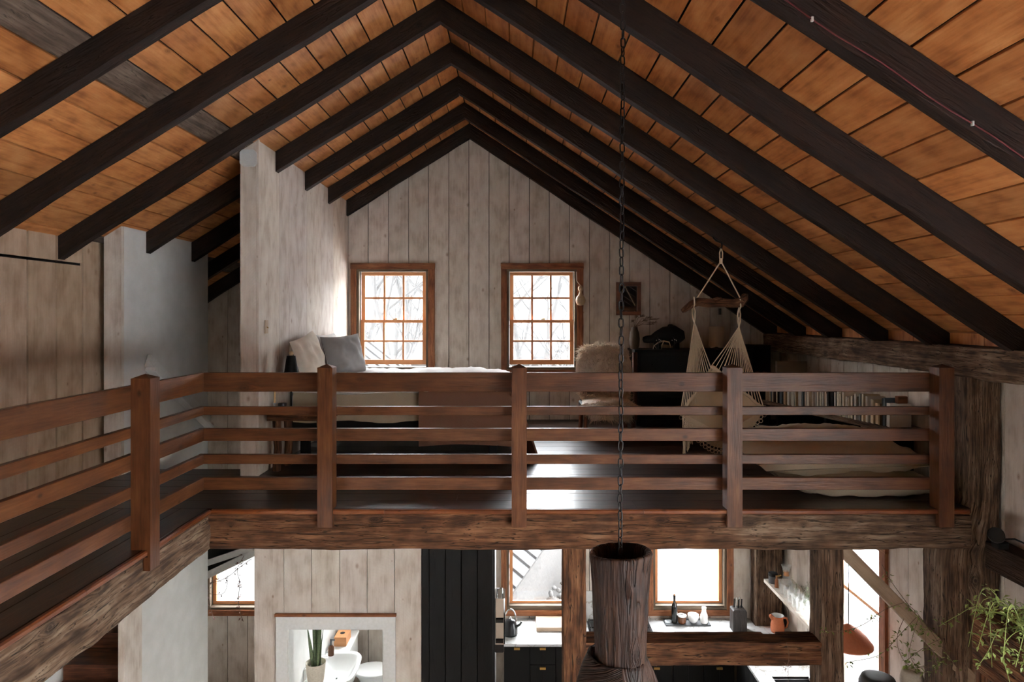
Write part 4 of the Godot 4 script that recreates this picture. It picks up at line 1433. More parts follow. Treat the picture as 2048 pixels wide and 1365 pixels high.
func build_counter_things():
	var top = 0.892
	# kettle
	var at = V(-0.045, top, 8.40)
	var t = thing("kettle", at, "black kettle with chrome handle on the marble by the fridge", "kettle")
	var s := sh()
	s.lathe([Vector2(0.001, 0), Vector2(0.085, 0), Vector2(0.095, 0.02), Vector2(0.09, 0.09), Vector2(0.07, 0.15), Vector2(0.045, 0.18), Vector2(0.001, 0.19)], at, 20)
	put(s, "body", "black_enamel", t)
	s = sh()
	var pts = []
	for k in 11:
		var a = PI * k / 10
		pts.append(at + Vector3(cos(a) * 0.075, 0.16 + sin(a) * 0.15, 0))
	s.tube(pts, 0.009, 8)
	put(s, "handle", "chrome", t)
	s = sh()
	s.tube([at + Vector3(0.06, 0.1, 0.03), at + Vector3(0.12, 0.15, 0.06), at + Vector3(0.14, 0.19, 0.07)], [0.02, 0.014, 0.01], 8)
	put(s, "spout", "black_enamel", t)
	s = sh()
	s.ball(at + Vector3(0, 0.2, 0), Vector3(0.016, 0.016, 0.016), 10, 6)
	put(s, "lid_knob", "chrome", t)
	# chopping board
	s = sh()
	s.span(V(0.28, top, 8.80), V(0.86, top + 0.05, 8.47), 0.006)
	tag(put(s, "chopping_board", "whitewash_tan"), "thick pale wooden chopping board on the marble", "chopping board")
	# tray and what stands on it
	s = sh()
	s.span(V(1.92, top, 8.81), V(2.49, top + 0.012, 8.62), 0.003)
	tag(put(s, "tray", "slate"), "flat slate tray under the window", "tray")
	var ty = top + 0.012
	at = V(2.045, ty, 8.70)
	t = thing("wine_bottle", at, "dark green wine bottle on the slate tray", "bottle")
	s = sh()
	s.lathe([Vector2(0.001, 0), Vector2(0.036, 0), Vector2(0.038, 0.01), Vector2(0.038, 0.19), Vector2(0.03, 0.23), Vector2(0.015, 0.26), Vector2(0.0135, 0.33), Vector2(0.016, 0.332), Vector2(0.016, 0.345), Vector2(0.001, 0.345)], at, 22)
	put(s, "glass", "bottle_glass", t)
	s = sh()
	s.lathe([Vector2(0.011, 0.344), Vector2(0.011, 0.362), Vector2(0.001, 0.364)], at, 12)
	put(s, "cork", "pale_wood", t)
	at = V(2.135, ty, 8.68)
	t = thing("sugar_pot", at, "small copper brown pot with a white lid on the tray", "pot")
	s = sh()
	s.lathe([Vector2(0.001, 0), Vector2(0.042, 0), Vector2(0.052, 0.02), Vector2(0.052, 0.085), Vector2(0.048, 0.09)], at, 22)
	put(s, "body", "amber", t)
	s = sh()
	s.lathe([Vector2(0.05, 0.088), Vector2(0.058, 0.092), Vector2(0.058, 0.104), Vector2(0.001, 0.108)], at, 22)
	put(s, "lid", "paper", t)
	s = sh()
	s.stick(at + Vector3(-0.05, 0.112, 0.01), at + Vector3(0.06, 0.112, -0.02), 0.008, 0.006)
	put(s, "spoon", "black_matte", t)
	at = V(2.285, ty, 8.70)
	t = thing("salt_bowl", at, "white bowl of pink salt between pot and bottle", "bowl")
	s = sh()
	s.lathe([Vector2(0.001, 0), Vector2(0.032, 0), Vector2(0.055, 0.03), Vector2(0.07, 0.075), Vector2(0.07, 0.105), Vector2(0.063, 0.105), Vector2(0.058, 0.07), Vector2(0.001, 0.06)], at, 24)
	put(s, "bowl_wall", "porcelain", t)
	s = sh()
	s.ball(at + Vector3(0, 0.07, 0), Vector3(0.05, 0.02, 0.05), 14, 6)
	put(s, "salt_heap", "pink_salt", t)
	at = V(2.42, ty, 8.69)
	t = thing("salt_bottle", at, "corked glass bottle of white salt on the tray", "bottle")
	s = sh()
	s.lathe([Vector2(0.001, 0), Vector2(0.044, 0), Vector2(0.046, 0.012), Vector2(0.046, 0.1), Vector2(0.03, 0.135), Vector2(0.026, 0.15), Vector2(0.026, 0.175), Vector2(0.023, 0.175), Vector2(0.001, 0.17)], at, 20)
	put(s, "glass", "salt", t)
	s = sh()
	s.lathe([Vector2(0.024, 0.17), Vector2(0.03, 0.182), Vector2(0.03, 0.198), Vector2(0.001, 0.2)], at, 16)
	put(s, "stopper", "paper", t)
	at = V(1.965, ty, 8.70)
	s = sh()
	s.lathe([Vector2(0.001, 0), Vector2(0.035, 0), Vector2(0.045, 0.02), Vector2(0.042, 0.02), Vector2(0.033, 0.006), Vector2(0.001, 0.006)], at, 20)
	tag(put(s, "glass_dish", "clear_glass"), "small glass dish at the left end of the tray", "dish")
	# knife block
	at = V(2.80, top, 8.52)
	t = thing("knife_block", at, "dark charred wood block holding five knives", "knife block")
	s = sh()
	s.prism(PackedVector2Array([Vector2(-0.085, 0), Vector2(0.085, 0), Vector2(0.085, 0.25), Vector2(0.07, 0.275), Vector2(-0.07, 0.275), Vector2(-0.085, 0.26)]), -0.07, 0.07, Transform3D(Basis(), at))
	put(s, "block", "slate_grain", t)
	for k in 5:
		s = sh()
		var b = at + Vector3(-0.045 + 0.022 * k, 0.27, -0.03 + 0.015 * (k % 3))
		s.stick(b, b + Vector3(0.012, 0.1 + 0.02 * (k % 2), -0.02), 0.014, 0.02, 0.004)
		put(s, "knife_handle", "black_matte" if k % 2 == 0 else "chrome", t)
	# terracotta pitcher
	at = V(3.27, top, 8.47)
	t = thing("pitcher", at, "terracotta pitcher with a white glazed inside", "pitcher")
	s = sh()
	s.lathe([Vector2(0.001, 0), Vector2(0.075, 0), Vector2(0.082, 0.02), Vector2(0.082, 0.09), Vector2(0.068, 0.15), Vector2(0.066, 0.18), Vector2(0.076, 0.205)], at, 26)
	put(s, "body", "terracotta", t)
	s = sh()
	s.lathe([Vector2(0.076, 0.205), Vector2(0.07, 0.204), Vector2(0.06, 0.17), Vector2(0.07, 0.09), Vector2(0.001, 0.03)], at, 26)
	put(s, "glaze", "porcelain", t)
	s = sh()
	s.tube([at + Vector3(0.066, 0.175, 0), at + Vector3(0.11, 0.17, 0), at + Vector3(0.13, 0.12, 0), at + Vector3(0.115, 0.06, 0), at + Vector3(0.08, 0.045, 0)], 0.012, 10)
	put(s, "handle", "terracotta", t)
	s = sh()
	s.tube([at + Vector3(-0.055, 0.165, 0), at + Vector3(-0.085, 0.2, 0.0), at + Vector3(-0.092, 0.212, 0)], [0.03, 0.024, 0.014], 10)
	put(s, "spout", "terracotta", t)
	# small posy in front of it
	at = V(3.12, top, 7.98)
	t = thing("herb_glass", at, "small glass with a green sprig before the pitcher", "glass")
	s = sh()
	s.lathe(cup_profile(0.028, 0.07, 0.002), at, 16)
	put(s, "tumbler", "clear_glass", t)
	s = sh()
	for k in 30:
		var d = Vector3(rng.randf_range(-0.12, 0.06), rng.randf_range(0.05, 0.11), rng.randf_range(-0.03, 0.05))
		leaf(s, at + d, Vector3(rng.randf_range(-1, 1), rng.randf_range(-0.3, 0.6), rng.randf_range(-1, 1)), 0.022, 0.008)
	var lv = put(s, "leaves", "leaf_green", t)
	lv.set_meta("kind", "stuff")
	# power socket on the right wall
	s = sh()
	s.span(V(3.436, 0.99, 7.86), V(3.452, 1.11, 7.78), 0.002)
	tag(put(s, "wall_socket", "brass"), "brass socket on the wall under the glass shelf", "socket")

func leaf(s: Sh, at: Vector3, dir: Vector3, length: float, width: float):
	var d = dir.normalized()
	var w = d.cross(Vector3(0.3, 1, 0.2)).normalized() * width
	var up = w.cross(d).normalized() * width * 0.5
	var tip = at + d * length
	var mid = at + d * length * 0.45
	s.tri(at, mid + w + up, tip)
	s.tri(at, tip, mid - w + up)

func build_shelf():
	var t = thing("glass_shelf", V(3.25, 1.5, 7.8), "rough whitewashed wall shelf carrying the glasses", "shelf")
	var s := sh()
	s.prism(PackedVector2Array([Vector2(3.1, -8.47), Vector2(3.449, -8.47), Vector2(3.449, -6.95), Vector2(3.22, -6.95), Vector2(3.13, -7.0), Vector2(3.1, -7.1)]), 0, 0.04, Transform3D(Basis(Vector3(1, 0, 0), Vector3(0, 0, 1), Vector3(0, -1, 0)), Vector3(0, 1.55, 0)), Vector2(0, 1))
	put(s, "plank", "whitewash", t)
	for z in [8.2, 7.3]:
		s = sh()
		s.span(V(3.2, 1.42, z - 0.02), V(3.449, 1.509, z + 0.02), 0.004)
		put(s, "bracket", "whitewash", t)
	var y = 1.551
	var at = V(3.165, y, 8.34)
	t = thing("canister", at, "black lidded canister at the far end of the shelf", "canister")
	s = sh()
	s.lathe([Vector2(0.001, 0), Vector2(0.05, 0), Vector2(0.052, 0.008), Vector2(0.052, 0.09)], at, 20)
	put(s, "body", "slate", t)
	s = sh()
	s.lathe([Vector2(0.055, 0.088), Vector2(0.055, 0.118), Vector2(0.05, 0.124), Vector2(0.001, 0.124)], at, 20)
	put(s, "lid", "black_matte", t)
	at = V(3.155, y, 8.2)
	t = thing("pepper_mill", at, "turned brass pepper mill beside the canister", "pepper mill")
	s = sh()
	s.lathe([Vector2(0.001, 0), Vector2(0.024, 0), Vector2(0.022, 0.03), Vector2(0.02, 0.09), Vector2(0.011, 0.1), Vector2(0.011, 0.135), Vector2(0.001, 0.138)], at, 14)
	put(s, "barrel", "casing_wood", t)
	s = sh()
	s.tube([at + Vector3(-0.012, 0.135, 0), at + Vector3(0.03, 0.142, 0.01), at + Vector3(0.05, 0.15, 0.01)], 0.008, 8)
	put(s, "crank", "brass", t)
	at = V(3.31, y, 8.3)
	t = thing("coffee_carafe", at, "hourglass coffee carafe with a wooden collar", "carafe")
	s = sh()
	s.lathe([Vector2(0.001, 0), Vector2(0.065, 0), Vector2(0.072, 0.02), Vector2(0.022, 0.13), Vector2(0.06, 0.23), Vector2(0.058, 0.23), Vector2(0.019, 0.13), Vector2(0.068, 0.022), Vector2(0.001, 0.004)], at, 22)
	put(s, "glass", "clear_glass", t)
	s = sh()
	s.lathe([Vector2(0.034, 0.105), Vector2(0.026, 0.13), Vector2(0.034, 0.155)], at, 18)
	put(s, "collar", "pale_wood", t)
	# the glasses: two rows along the shelf
	var first: Node3D = null
	for row in 2:
		for k in 8:
			var p = V(3.155 + 0.1 * row, y, 8.02 - 0.118 * k - 0.04 * row)
			var label = "clear drinking glass, %s from the far end in the %s row on the shelf" % [nth(k), ["front", "back"][row]]
			if first == null:
				first = thing("drinking_glass", p, label, "glass", "drinking glasses on the kitchen shelf")
				s = sh()
				s.lathe(cup_profile(0.037, 0.115, 0.0022), p, 18)
				put(s, "tumbler", "clear_glass", first)
			else:
				copy_of(first, "drinking_glass", p, label)
	# dried stems standing in the glasses
	t = thing("dried_bouquet", V(3.3, y, 7.4), "grey green dried stems among the shelf glasses", "stems")
	s = sh()
	for k in 34:
		var b = V(3.2 + 0.18 * rng.randf(), y + 0.03, 7.15 + 0.75 * rng.randf())
		var d = Vector3(rng.randf_range(-0.05, 0.05), rng.randf_range(0.1, 0.24), rng.randf_range(-0.06, 0.06))
		s.tube([b, b + d * 0.6, b + d + Vector3(0.02, 0, 0.01)], 0.0012, 4, false)
		for j in 5:
			leaf(s, b + d * (0.5 + 0.1 * j), Vector3(rng.randf_range(-1, 1), 0.4, rng.randf_range(-1, 1)), 0.028, 0.004)
	put(s, "stems", "snake_leaf", t).set_meta("kind", "stuff")

# =============================== bathroom =========================================

func build_bathroom():
	var frame = Transform3D(Basis(), Vector3(0, 0, -6.225))
	var door = rect(-2.05, -0.1, -1.185, 1.973)
	var outline = rect(-2.36, 0, -0.842, LOFT - 0.12)
	var s = slab(outline, [door], [-2.36, -2.05, -1.185, -0.842], frame, -0.08, -0.002)
	var w = tag(put(s, "wall_bathroom", "plaster"), "whitewashed board wall round the bathroom door", "wall", "", "structure")
	clad(w, outline, [door], [-2.36, -2.09, -1.84, -1.585, -1.335, -1.086, -0.842], frame, 0.025, "whitewash", "board", 0.005)
	s = sh()
	s.span(V(-2.36, 0, 6.306), V(-2.27, LOFT - 0.12, BACK), 0.002)
	tag(put(s, "wall_bathroom_left", "plaster"), "white plaster side wall of the bathroom behind the basin", "wall", "", "structure")
	s = sh()
	s.span(V(-0.9, 0, 6.306), V(-0.845, LOFT - 0.12, BACK), 0.002)
	tag(put(s, "wall_bathroom_right", "plaster"), "plaster wall between bathroom and fridge", "wall", "", "structure")
	# door casing, door leaf standing open, strike plate
	var d = thing("door_1", V(-1.6, 0, 6.2), "white cased doorway into the bathroom", "door", "", "structure")
	for q in [[-2.157, 0, -2.05, 1.973], [-1.185, 0, -1.075, 1.973], [-2.157, 1.973, -1.075, 2.09]]:
		s = sh()
		s.prism(rect(q[0], q[1], q[2], q[3]), 0, 0.02, Transform3D(Basis(), Vector3(0, 0, -6.2)), Vector2(0, 1) if q[3] - q[1] > 1 else Vector2(1, 0))
		put(s, "casing", "white_paint", d)
	s = sh()
	s.span(V(-2.165, 2.092, 6.2), V(-1.067, 2.115, 6.165), 0.002)
	put(s, "shadow_gap_strip", "casing_wood", d)  # brown strip set in for the dark shadow gap above the casing
	s = sh()
	four(s, Transform3D(Basis(), Vector3(0, 0, -6.2)), -2.04, -0.2, -1.195, 1.963, 0.01, -0.11, 0.002)
	put(s, "jamb", "white_paint", d)
	s = sh()
	s.span(V(-1.197, 1.72, 6.24), V(-1.192, 1.86, 6.27), 0.001)
	put(s, "strike_plate", "black_matte", d)
	# tiled floor
	s = sh()
	s.span(V(-2.27, -0.001, 6.3), V(-0.9, 0.008, BACK), 0.001)
	w = tag(put(s, "floor", "slate"), "small white tile floor of the bathroom", "floor", "", "structure")
	for i in 9:
		for j in 17:
			s = sh(0.12)
			s.span(V(-2.265 + 0.152 * i, 0.008, 6.305 + 0.15 * j), V(-2.265 + 0.152 * i + 0.146, 0.014, 6.305 + 0.15 * j + 0.144), 0.002)
			put(s, "tile", "bath_tile", w)
	# wash basin on the left wall
	var t = thing("wash_basin", V(-2.0, 0, 7.7), "white pedestal wash basin with chrome taps", "sink")
	s = sh()
	var rows_ = []
	for q in [[0.16, 0.60, 0.5], [0.235, 0.78, 0.9], [0.25, 0.835, 1.0], [0.24, 0.845, 1.0], [0.205, 0.838, 0.86], [0.19, 0.80, 0.8], [0.12, 0.72, 0.5], [0.01, 0.71, 0.05]]:
		var row = PackedVector3Array()
		for k in 28:
			var a = TAU * k / 28
			var cx = signf(sin(a)) * pow(absf(sin(a)), 0.55)
			var cz = signf(cos(a)) * pow(absf(cos(a)), 0.55)
			row.append(Vector3(-2.008 + cx * q[0], q[1], -7.72 + cz * 0.36 * q[2]))
		rows_.append(row)
	s.grid(rows_, true)
	put(s, "bowl", "porcelain", t)
	s = sh()
	s.lathe([Vector2(0.13, 0.008), Vector2(0.1, 0.1), Vector2(0.08, 0.5), Vector2(0.11, 0.64)], V(-2.08, 0.006, 7.72), 20)
	put(s, "pedestal", "porcelain", t)
	s = sh()
	s.span(V(-2.268, 0.80, 8.08), V(-2.235, 1.0, 7.36), 0.008)
	put(s, "upstand", "porcelain", t)
	for z in [7.62, 7.82]:
		s = sh()
		s.tube([V(-2.19, 0.84, z), V(-2.19, 0.9, z), V(-2.12, 0.9, z)], 0.012, 8)
		s.stick(V(-2.22, 0.93, z), V(-2.16, 0.93, z), 0.014, 0.014)
		put(s, "tap", "chrome", t)
	# soap pump
	var at = V(-2.14, 0.846, 7.98)
	t = thing("soap_pump", at, "amber soap pump bottle on the wash basin", "bottle")
	s = sh()
	s.lathe([Vector2(0.001, 0), Vector2(0.036, 0), Vector2(0.038, 0.09), Vector2(0.014, 0.12)], at, 16)
	put(s, "bottle_body", "amber", t)
	s = sh()
	s.tube([at + Vector3(0, 0.115, 0), at + Vector3(0, 0.17, 0)], 0.01, 8)
	s.stick(at + Vector3(-0.01, 0.18, 0), at + Vector3(0.045, 0.175, 0), 0.016, 0.014)
	put(s, "pump", "slate", t)
	# toilet
	t = thing("toilet", V(-1.9, 0, 8.47), "white toilet with its cistern on the left wall", "toilet")
	s = sh()
	s.span(V(-2.255, 0.38, 8.74), V(-2.0, 0.74, 8.22), 0.02)
	put(s, "cistern", "porcelain", t)
	s = sh()
	s.span(V(-2.262, 0.74, 8.76), V(-1.985, 0.78, 8.2), 0.014)
	put(s, "cistern_lid", "porcelain", t)
	s = sh()
	rows_ = []
	for q in [[0.09, 0.015, 0.1], [0.1, 0.2, 0.12], [0.19, 0.36, 0.17], [0.24, 0.40, 0.19], [0.24, 0.425, 0.19], [0.22, 0.435, 0.175], [0.001, 0.437, 0.001]]:
		var row = PackedVector3Array()
		for k in 24:
			var a = TAU * k / 24
			row.append(Vector3(-1.75 + sin(a) * q[0], q[1], -8.47 + cos(a) * q[2]))
		rows_.append(row)
	s.grid(rows_, true)
	put(s, "seat", "porcelain", t)
	# tissue box on the cistern
	at = V(-2.12, 0.781, 8.42)
	t = thing("tissue_box", at, "pale wooden tissue box on the cistern", "box")
	s = sh()
	s.span(at + Vector3(-0.075, 0, 0.1), at + Vector3(0.075, 0.11, -0.14), 0.005)
	put(s, "box_body", "pale_wood", t)
	s = sh()
	s.lathe([Vector2(0.03, 0), Vector2(0.03, 0.002), Vector2(0.001, 0.002)], at + Vector3(0, 0.11, -0.02), 14)
	put(s, "slot", "black_matte", t)
	# plant stand, pot, snake plant, leaning mirror
	at = V(-2.1, 0, 7.18)
	t = thing("plant_stand", at, "white plant stand beside the bathroom door leaf", "stand")
	s = sh()
	s.lathe([Vector2(0.001, 0.93), Vector2(0.12, 0.93), Vector2(0.12, 0.955), Vector2(0.001, 0.955)], at, 18)
	put(s, "stand_top", "white_paint", t)
	for k in 3:
		s = sh()
		var dd = Vector3(cos(k * TAU / 3), 0, sin(k * TAU / 3))
		s.tube([at + dd * 0.08 + Vector3(0, 0.93, 0), at + dd * 0.12 + Vector3(0, 0.014, 0)], 0.012, 8)
		put(s, "leg", "white_paint", t)
	at = V(-2.085, 0.956, 7.18)
	t = thing("potted_snake_plant", at, "striped snake plant in a pale clay pot", "plant")
	s = sh()
	s.lathe([Vector2(0.001, 0), Vector2(0.075, 0), Vector2(0.085, 0.03), Vector2(0.105, 0.215), Vector2(0.096, 0.215), Vector2(0.09, 0.16), Vector2(0.001, 0.16)], at, 24)
	put(s, "pot", "pot_clay", t)
	s = sh()
	for k in 22:
		s.ball(at + Vector3(rng.randf_range(-0.06, 0.06), 0.165, rng.randf_range(-0.06, 0.06)), Vector3(0.015, 0.01, 0.013), 6, 4)
	put(s, "pebbles", "porcelain", t).set_meta("kind", "stuff")
	for k in 10:
		s = sh(0.3)
		var b = at + Vector3(rng.randf_range(-0.04, 0.04), 0.15, rng.randf_range(-0.03, 0.03))
		var lean = Vector3(rng.randf_range(-0.08, 0.1), rng.randf_range(0.4, 0.7), rng.randf_range(-0.05, 0.05))
		var rows2 = []
		var tw = rng.randf() * 3
		for j in 7:
			var q = j / 6.0
			var wd = 0.022 * (1.0 - pow(q, 3)) + 0.002
			var sd = Vector3(cos(tw + q), 0, sin(tw + q)) * wd
			var nn = Vector3(-sin(tw + q), 0, cos(tw + q)) * 0.004
			var m = b + lean * q
			rows2.append(PackedVector3Array([m + sd, m + nn, m - sd, m - nn]))
		s.grid(rows2, true, 0.5, 1.0, true)
		put(s, "leaf", "snake_leaf", t)

# =============================== bedroom ==========================================

# a stuffed cushion: local x width, y height, z thickness
func cushion(xf: Transform3D, w: float, h: float, thick: float, seed_: int, crease := 0.012, pinch := 0.08) -> Sh:
	var s := sh()
	var fn := FastNoiseLite.new()
	fn.seed = seed_
	fn.frequency = 3.2
	fn.fractal_octaves = 3
	var n = 26
	for sgn in [1.0, -1.0]:
		var rows_ = []
		for r in n + 1:
			var v = -1.0 + 2.0 * r / n
			var row = PackedVector3Array()
			for k in n + 1:
				var u = (-1.0 + 2.0 * k / n) * sgn
				var x = u * (1.0 - pinch * (1.0 - v * v)) * w / 2
				var y = v * (1.0 - pinch * (1.0 - u * u)) * h / 2
				var q = maxf(0.0, (1.0 - pow(absf(u), 2.6)) * (1.0 - pow(absf(v), 2.6)))
				var z = pow(q, 0.55) * thick / 2
				z += fn.get_noise_3d(x * 1.6 + seed_, y * 1.6, sgn) * crease * (0.3 + pow(q, 0.3)) * (2.2 if q > 0.02 else 0.0)
				var pt = xf * Vector3(x, y, sgn * maxf(z, 0.002))
				pt.y = maxf(pt.y, LOFT + 0.003)
				row.append(pt)
			rows_.append(row)
		s.grid(rows_, false, 1.0, 1.0)
	return s

func build_bedroom():
	var top = EYE - 0.63
	# bed frame and mattress
	var t = thing("bed", V(-1.05, LOFT, 7.35), "low dark bed with its head against the partition", "bed")
	var s := sh()
	s.span(V(-2.12, LOFT + 0.16, 8.2), V(-0.08, LOFT + 0.38, 6.47), 0.006)
	put(s, "bed_frame", "black_wood", t)
	for x in [-2.0, -0.2]:
		for z in [6.55, 8.1]:
			s = sh()
			s.span(V(x - 0.04, LOFT, z - 0.04), V(x + 0.04, LOFT + 0.16, z + 0.04), 0.004)
			put(s, "leg", "black_wood", t)
	s = sh()
	s.span(V(-2.12, LOFT + 0.38, 8.18), V(-0.1, LOFT + 0.62, 6.48), 0.04)
	put(s, "mattress", "white_cotton", t)
	# duvet: a thick soft sheet over the mattress that falls over the near side
	var fn := FastNoiseLite.new()
	fn.seed = 5
	fn.frequency = 1.6
	fn.fractal_octaves = 3
	var rows_ = []
	var n = 46
	for r in n + 1:
		var q = float(r) / n
		var x = lerpf(-2.10, -0.05, q)
		var drop = 0.0
		if q > 0.94:
			drop = (q - 0.94) / 0.06
		var row = PackedVector3Array()
		var prof = []
		# near hem, side, shoulder, top, far shoulder, far hem, then back underneath
		var hem = 0.10 + 0.012 * sin(x * 7)
		for k in 7:
			prof.append(Vector2(6.40 - 0.012 * sin(x * 9 + k), lerpf(top - hem, top - 0.06, k / 6.0)))
		prof.append(Vector2(6.43, top - 0.015))
		for k in 22:
			prof.append(Vector2(lerpf(6.50, 8.2, k / 21.0), top))
		prof.append(Vector2(8.25, top - 0.04))
		prof.append(Vector2(8.26, top - 0.2))
		prof.append(Vector2(8.2, top - 0.22))
		prof.append(Vector2(8.195, top - 0.1))
		for k in 5:
			prof.append(Vector2(lerpf(8.15, 6.50, k / 4.0), top - 0.08))
		prof.append(Vector2(6.45, top - 0.12))
		prof.append(Vector2(6.44, top - hem + 0.005))
		for j in prof.size():
			var a: Vector2 = prof[j]
			var bump = 0.0
			if j >= 8 and j < 30:
				bump = fn.get_noise_2d(x * 1.3, a.x * 1.1) * 0.05 + absf(fn.get_noise_2d(x * 3 + 9, a.x * 2)) * 0.025
			elif j < 8:
				bump = 0.0
			var side = fn.get_noise_2d(x * 2.2, 40 + j * 0.05) * 0.012 if j < 8 else 0.0
			row.append(V(x, a.y + bump - drop * 0.05, a.x + side))
		rows_.append(row)
	s = sh()
	# the profile runs clockwise seen from +x, so feed the rows from the foot end
	rows_.reverse()
	s.grid(rows_, true, 1.0, 1.0, true)
	tag(put(s, "duvet", "white_cotton"), "rumpled white duvet spread over the bed", "duvet")
	# valance down the near side; the side's backlit shade is put into its beige
	rows_ = []
	for r in 60:
		var q = r / 59.0
		var x = lerpf(-2.08, -0.9, q)
		var row = PackedVector3Array()
		var w = 0.008 * sin(x * 38) + 0.006 * sin(x * 21 + 1)
		for k in 8:
			row.append(E(x, lerpf(-1.0 - 0.012 * sin(x * 9), -0.70, k / 7.0), 6.43 - w * (1 - k / 7.0)))
		for k in 8:
			row.append(E(x, lerpf(-0.70, -1.0 - 0.012 * sin(x * 9), k / 7.0), 6.438 - w * k / 7.0))
		rows_.append(row)
	rows_.reverse()
	s = sh()
	s.grid(rows_, true, 1.0, 1.0, true)
	put(s, "shaded_valance", "beige_cotton", t)
	# throw: brown wool blanket over the foot end
	rows_ = []
	for r in 25:
		var q = r / 24.0
		var x = lerpf(-0.89, 0.0, q)
		var row = PackedVector3Array()
		var hem = 1.222 - 0.02 * sin(q * 3.4) 
		var prof = []
		for k in 9:
			prof.append(Vector2(6.372 - 0.008 * sin(x * 14 + k * 0.4), lerpf(-hem, -0.72, k / 8.0)))
		prof.append(Vector2(6.41, -0.705))
		for k in 12:
			prof.append(Vector2(lerpf(6.52, 7.2, k / 11.0), -0.70))
		for k in 5:
			prof.append(Vector2(lerpf(7.2, 6.5, k / 4.0), -0.712))
		prof.append(Vector2(6.42, -0.72))
		for k in 5:
			prof.append(Vector2(6.385 - 0.008 * sin(x * 14 + 3), lerpf(-0.74, -hem, k / 4.0)))
		for j in prof.size():
			var b = 0.0
			if j >= 10 and j < 22:
				b = 0.0
			row.append(E(x, prof[j].y + b, prof[j].x))
		rows_.append(row)
	rows_.reverse()
	s = sh()
	s.grid(rows_, true, 1.0, 1.0, true)
	t = thing("throw_blanket", V(-0.45, LOFT + 0.1, 7.3), "brown wool throw hanging over the foot of the bed", "blanket")
	put(s, "blanket_top", "brown_wool", t)
	# its part that falls over the foot end and fans out to the floor
	rows_ = []
	for r in 15:
		var z = lerpf(6.36, 8.2, r / 14.0)
		var row = PackedVector3Array()
		var flare = 0.13 * exp(-r * 0.35)
		for q in [Vector2(-0.06, -0.70), Vector2(0.005, -0.72), Vector2(0.03 + flare * 0.3, -0.85), Vector2(0.04 + flare, -1.15), Vector2(0.05 + flare * 1.4, -1.335), Vector2(0.035 + flare * 1.4, -1.335), Vector2(0.025 + flare, -1.15), Vector2(0.015 + flare * 0.3, -0.86), Vector2(-0.008, -0.735), Vector2(-0.06, -0.71)]:
			row.append(E(q.x + 0.01 * sin(z * 9), q.y, z))
		rows_.append(row)
	s = sh()
	s.grid(rows_, true, 1.0, 1.0, true)
	put(s, "blanket_fall", "brown_wool", t)
	# pillows
	var lean = Basis(Vector3(0, 0, -1), Vector3(-0.25, 0.97, 0).normalized(), Vector3(0, 0, 1))
	lean.z = lean.x.cross(lean.y)
	s = cushion(Transform3D(lean * Basis(Vector3(0, 0, 1), 0.12), E(-2.0, -0.43, 6.66)), 0.82, 0.5, 0.19, 3)
	tag(put(s, "pillow", "linen"), "beige linen pillow leaning on the partition by the lamp", "pillow", "pillows on the bed")
	s = cushion(Transform3D(lean, E(-2.03, -0.42, 7.55)), 0.72, 0.46, 0.17, 4)
	tag(put(s, "pillow", "white_cotton"), "white pillow standing behind the grey one", "pillow", "pillows on the bed")
	var b2 = Basis(Vector3(0.55, 0.05, -0.83).normalized(), Vector3(-0.3, 0.93, 0).normalized(), Vector3(0, 0, 1)).orthonormalized()
	s = cushion(Transform3D(b2, E(-1.83, -0.43, 7.36)), 0.54, 0.46, 0.24, 8)
	tag(put(s, "pillow", "grey_linen"), "grey pillow in front, nearest the left window", "pillow", "pillows on the bed")
	# rustic stool as bedside table
	t = thing("bedside_stool", V(-1.98, LOFT, 6.02), "rough log legged stool used as bedside table", "stool")
	s = hewn([[E(-2.12, -0.87, 6.03), 0.36, 0.07], [E(-1.60, -0.87, 6.03), 0.36, 0.07]], Vector3(0, 0, -1), 61, 0.006, 20)
	put(s, "seat", "warm_timber", t)
	for q in [[-2.06, 5.92], [-1.67, 5.90], [-2.04, 6.15], [-1.66, 6.15]]:
		s = sh()
		s.tube([V(q[0] * 1.0, LOFT, q[1]), V(q[0] + 0.01, LOFT + 0.2, q[1] + 0.005), V(q[0], LOFT + 0.445, q[1])], [0.036, 0.033, 0.036], 10)
		put(s, "leg", "warm_timber", t)
	var y = EYE - 0.832
	# bedside lamp
	var at = V(-1.985, y, 6.08)
	t = thing("bedside_lamp", at, "black cone shaded lamp on the bedside stool", "lamp")
	s = sh()
	s.lathe([Vector2(0.001, 0), Vector2(0.06, 0), Vector2(0.06, 0.014), Vector2(0.012, 0.02), Vector2(0.008, 0.03), Vector2(0.008, 0.4), Vector2(0.001, 0.4)], at, 18)
	put(s, "stand", "black_matte", t)
	s = sh()
	s.lathe([Vector2(0.072, 0.26), Vector2(0.038, 0.475), Vector2(0.001, 0.478)], at, 24)
	s.lathe([Vector2(0.036, 0.474), Vector2(0.07, 0.26)].map(func(q): return q), at, 24)
	put(s, "shade", "black_matte", t)
	s = sh()
	s.ball(at + Vector3(0, 0.495, 0), Vector3(0.022, 0.022, 0.022), 12, 8)
	put(s, "finial", "turned_wood", t)
	# candle in a small holder, black cup
	at = V(-2.09, y, 5.96)
	t = thing("candle", at, "slim taper candle in a small metal holder", "candle")
	s = sh()
	s.lathe([Vector2(0.001, 0), Vector2(0.026, 0), Vector2(0.02, 0.012), Vector2(0.008, 0.02), Vector2(0.009, 0.06), Vector2(0.02, 0.066), Vector2(0.018, 0.072), Vector2(0.001, 0.072)], at, 16)
	put(s, "holder", "steel", t)
	s = sh()
	s.tube([at + Vector3(0, 0.07, 0), at + Vector3(0.002, 0.2, 0)], [0.009, 0.007], 10)
	put(s, "taper", "candle_wax", t)
	at = V(-2.02, y, 5.95)
	t = thing("black_cup", at, "small black cup beside the candle", "cup")
	s = sh()
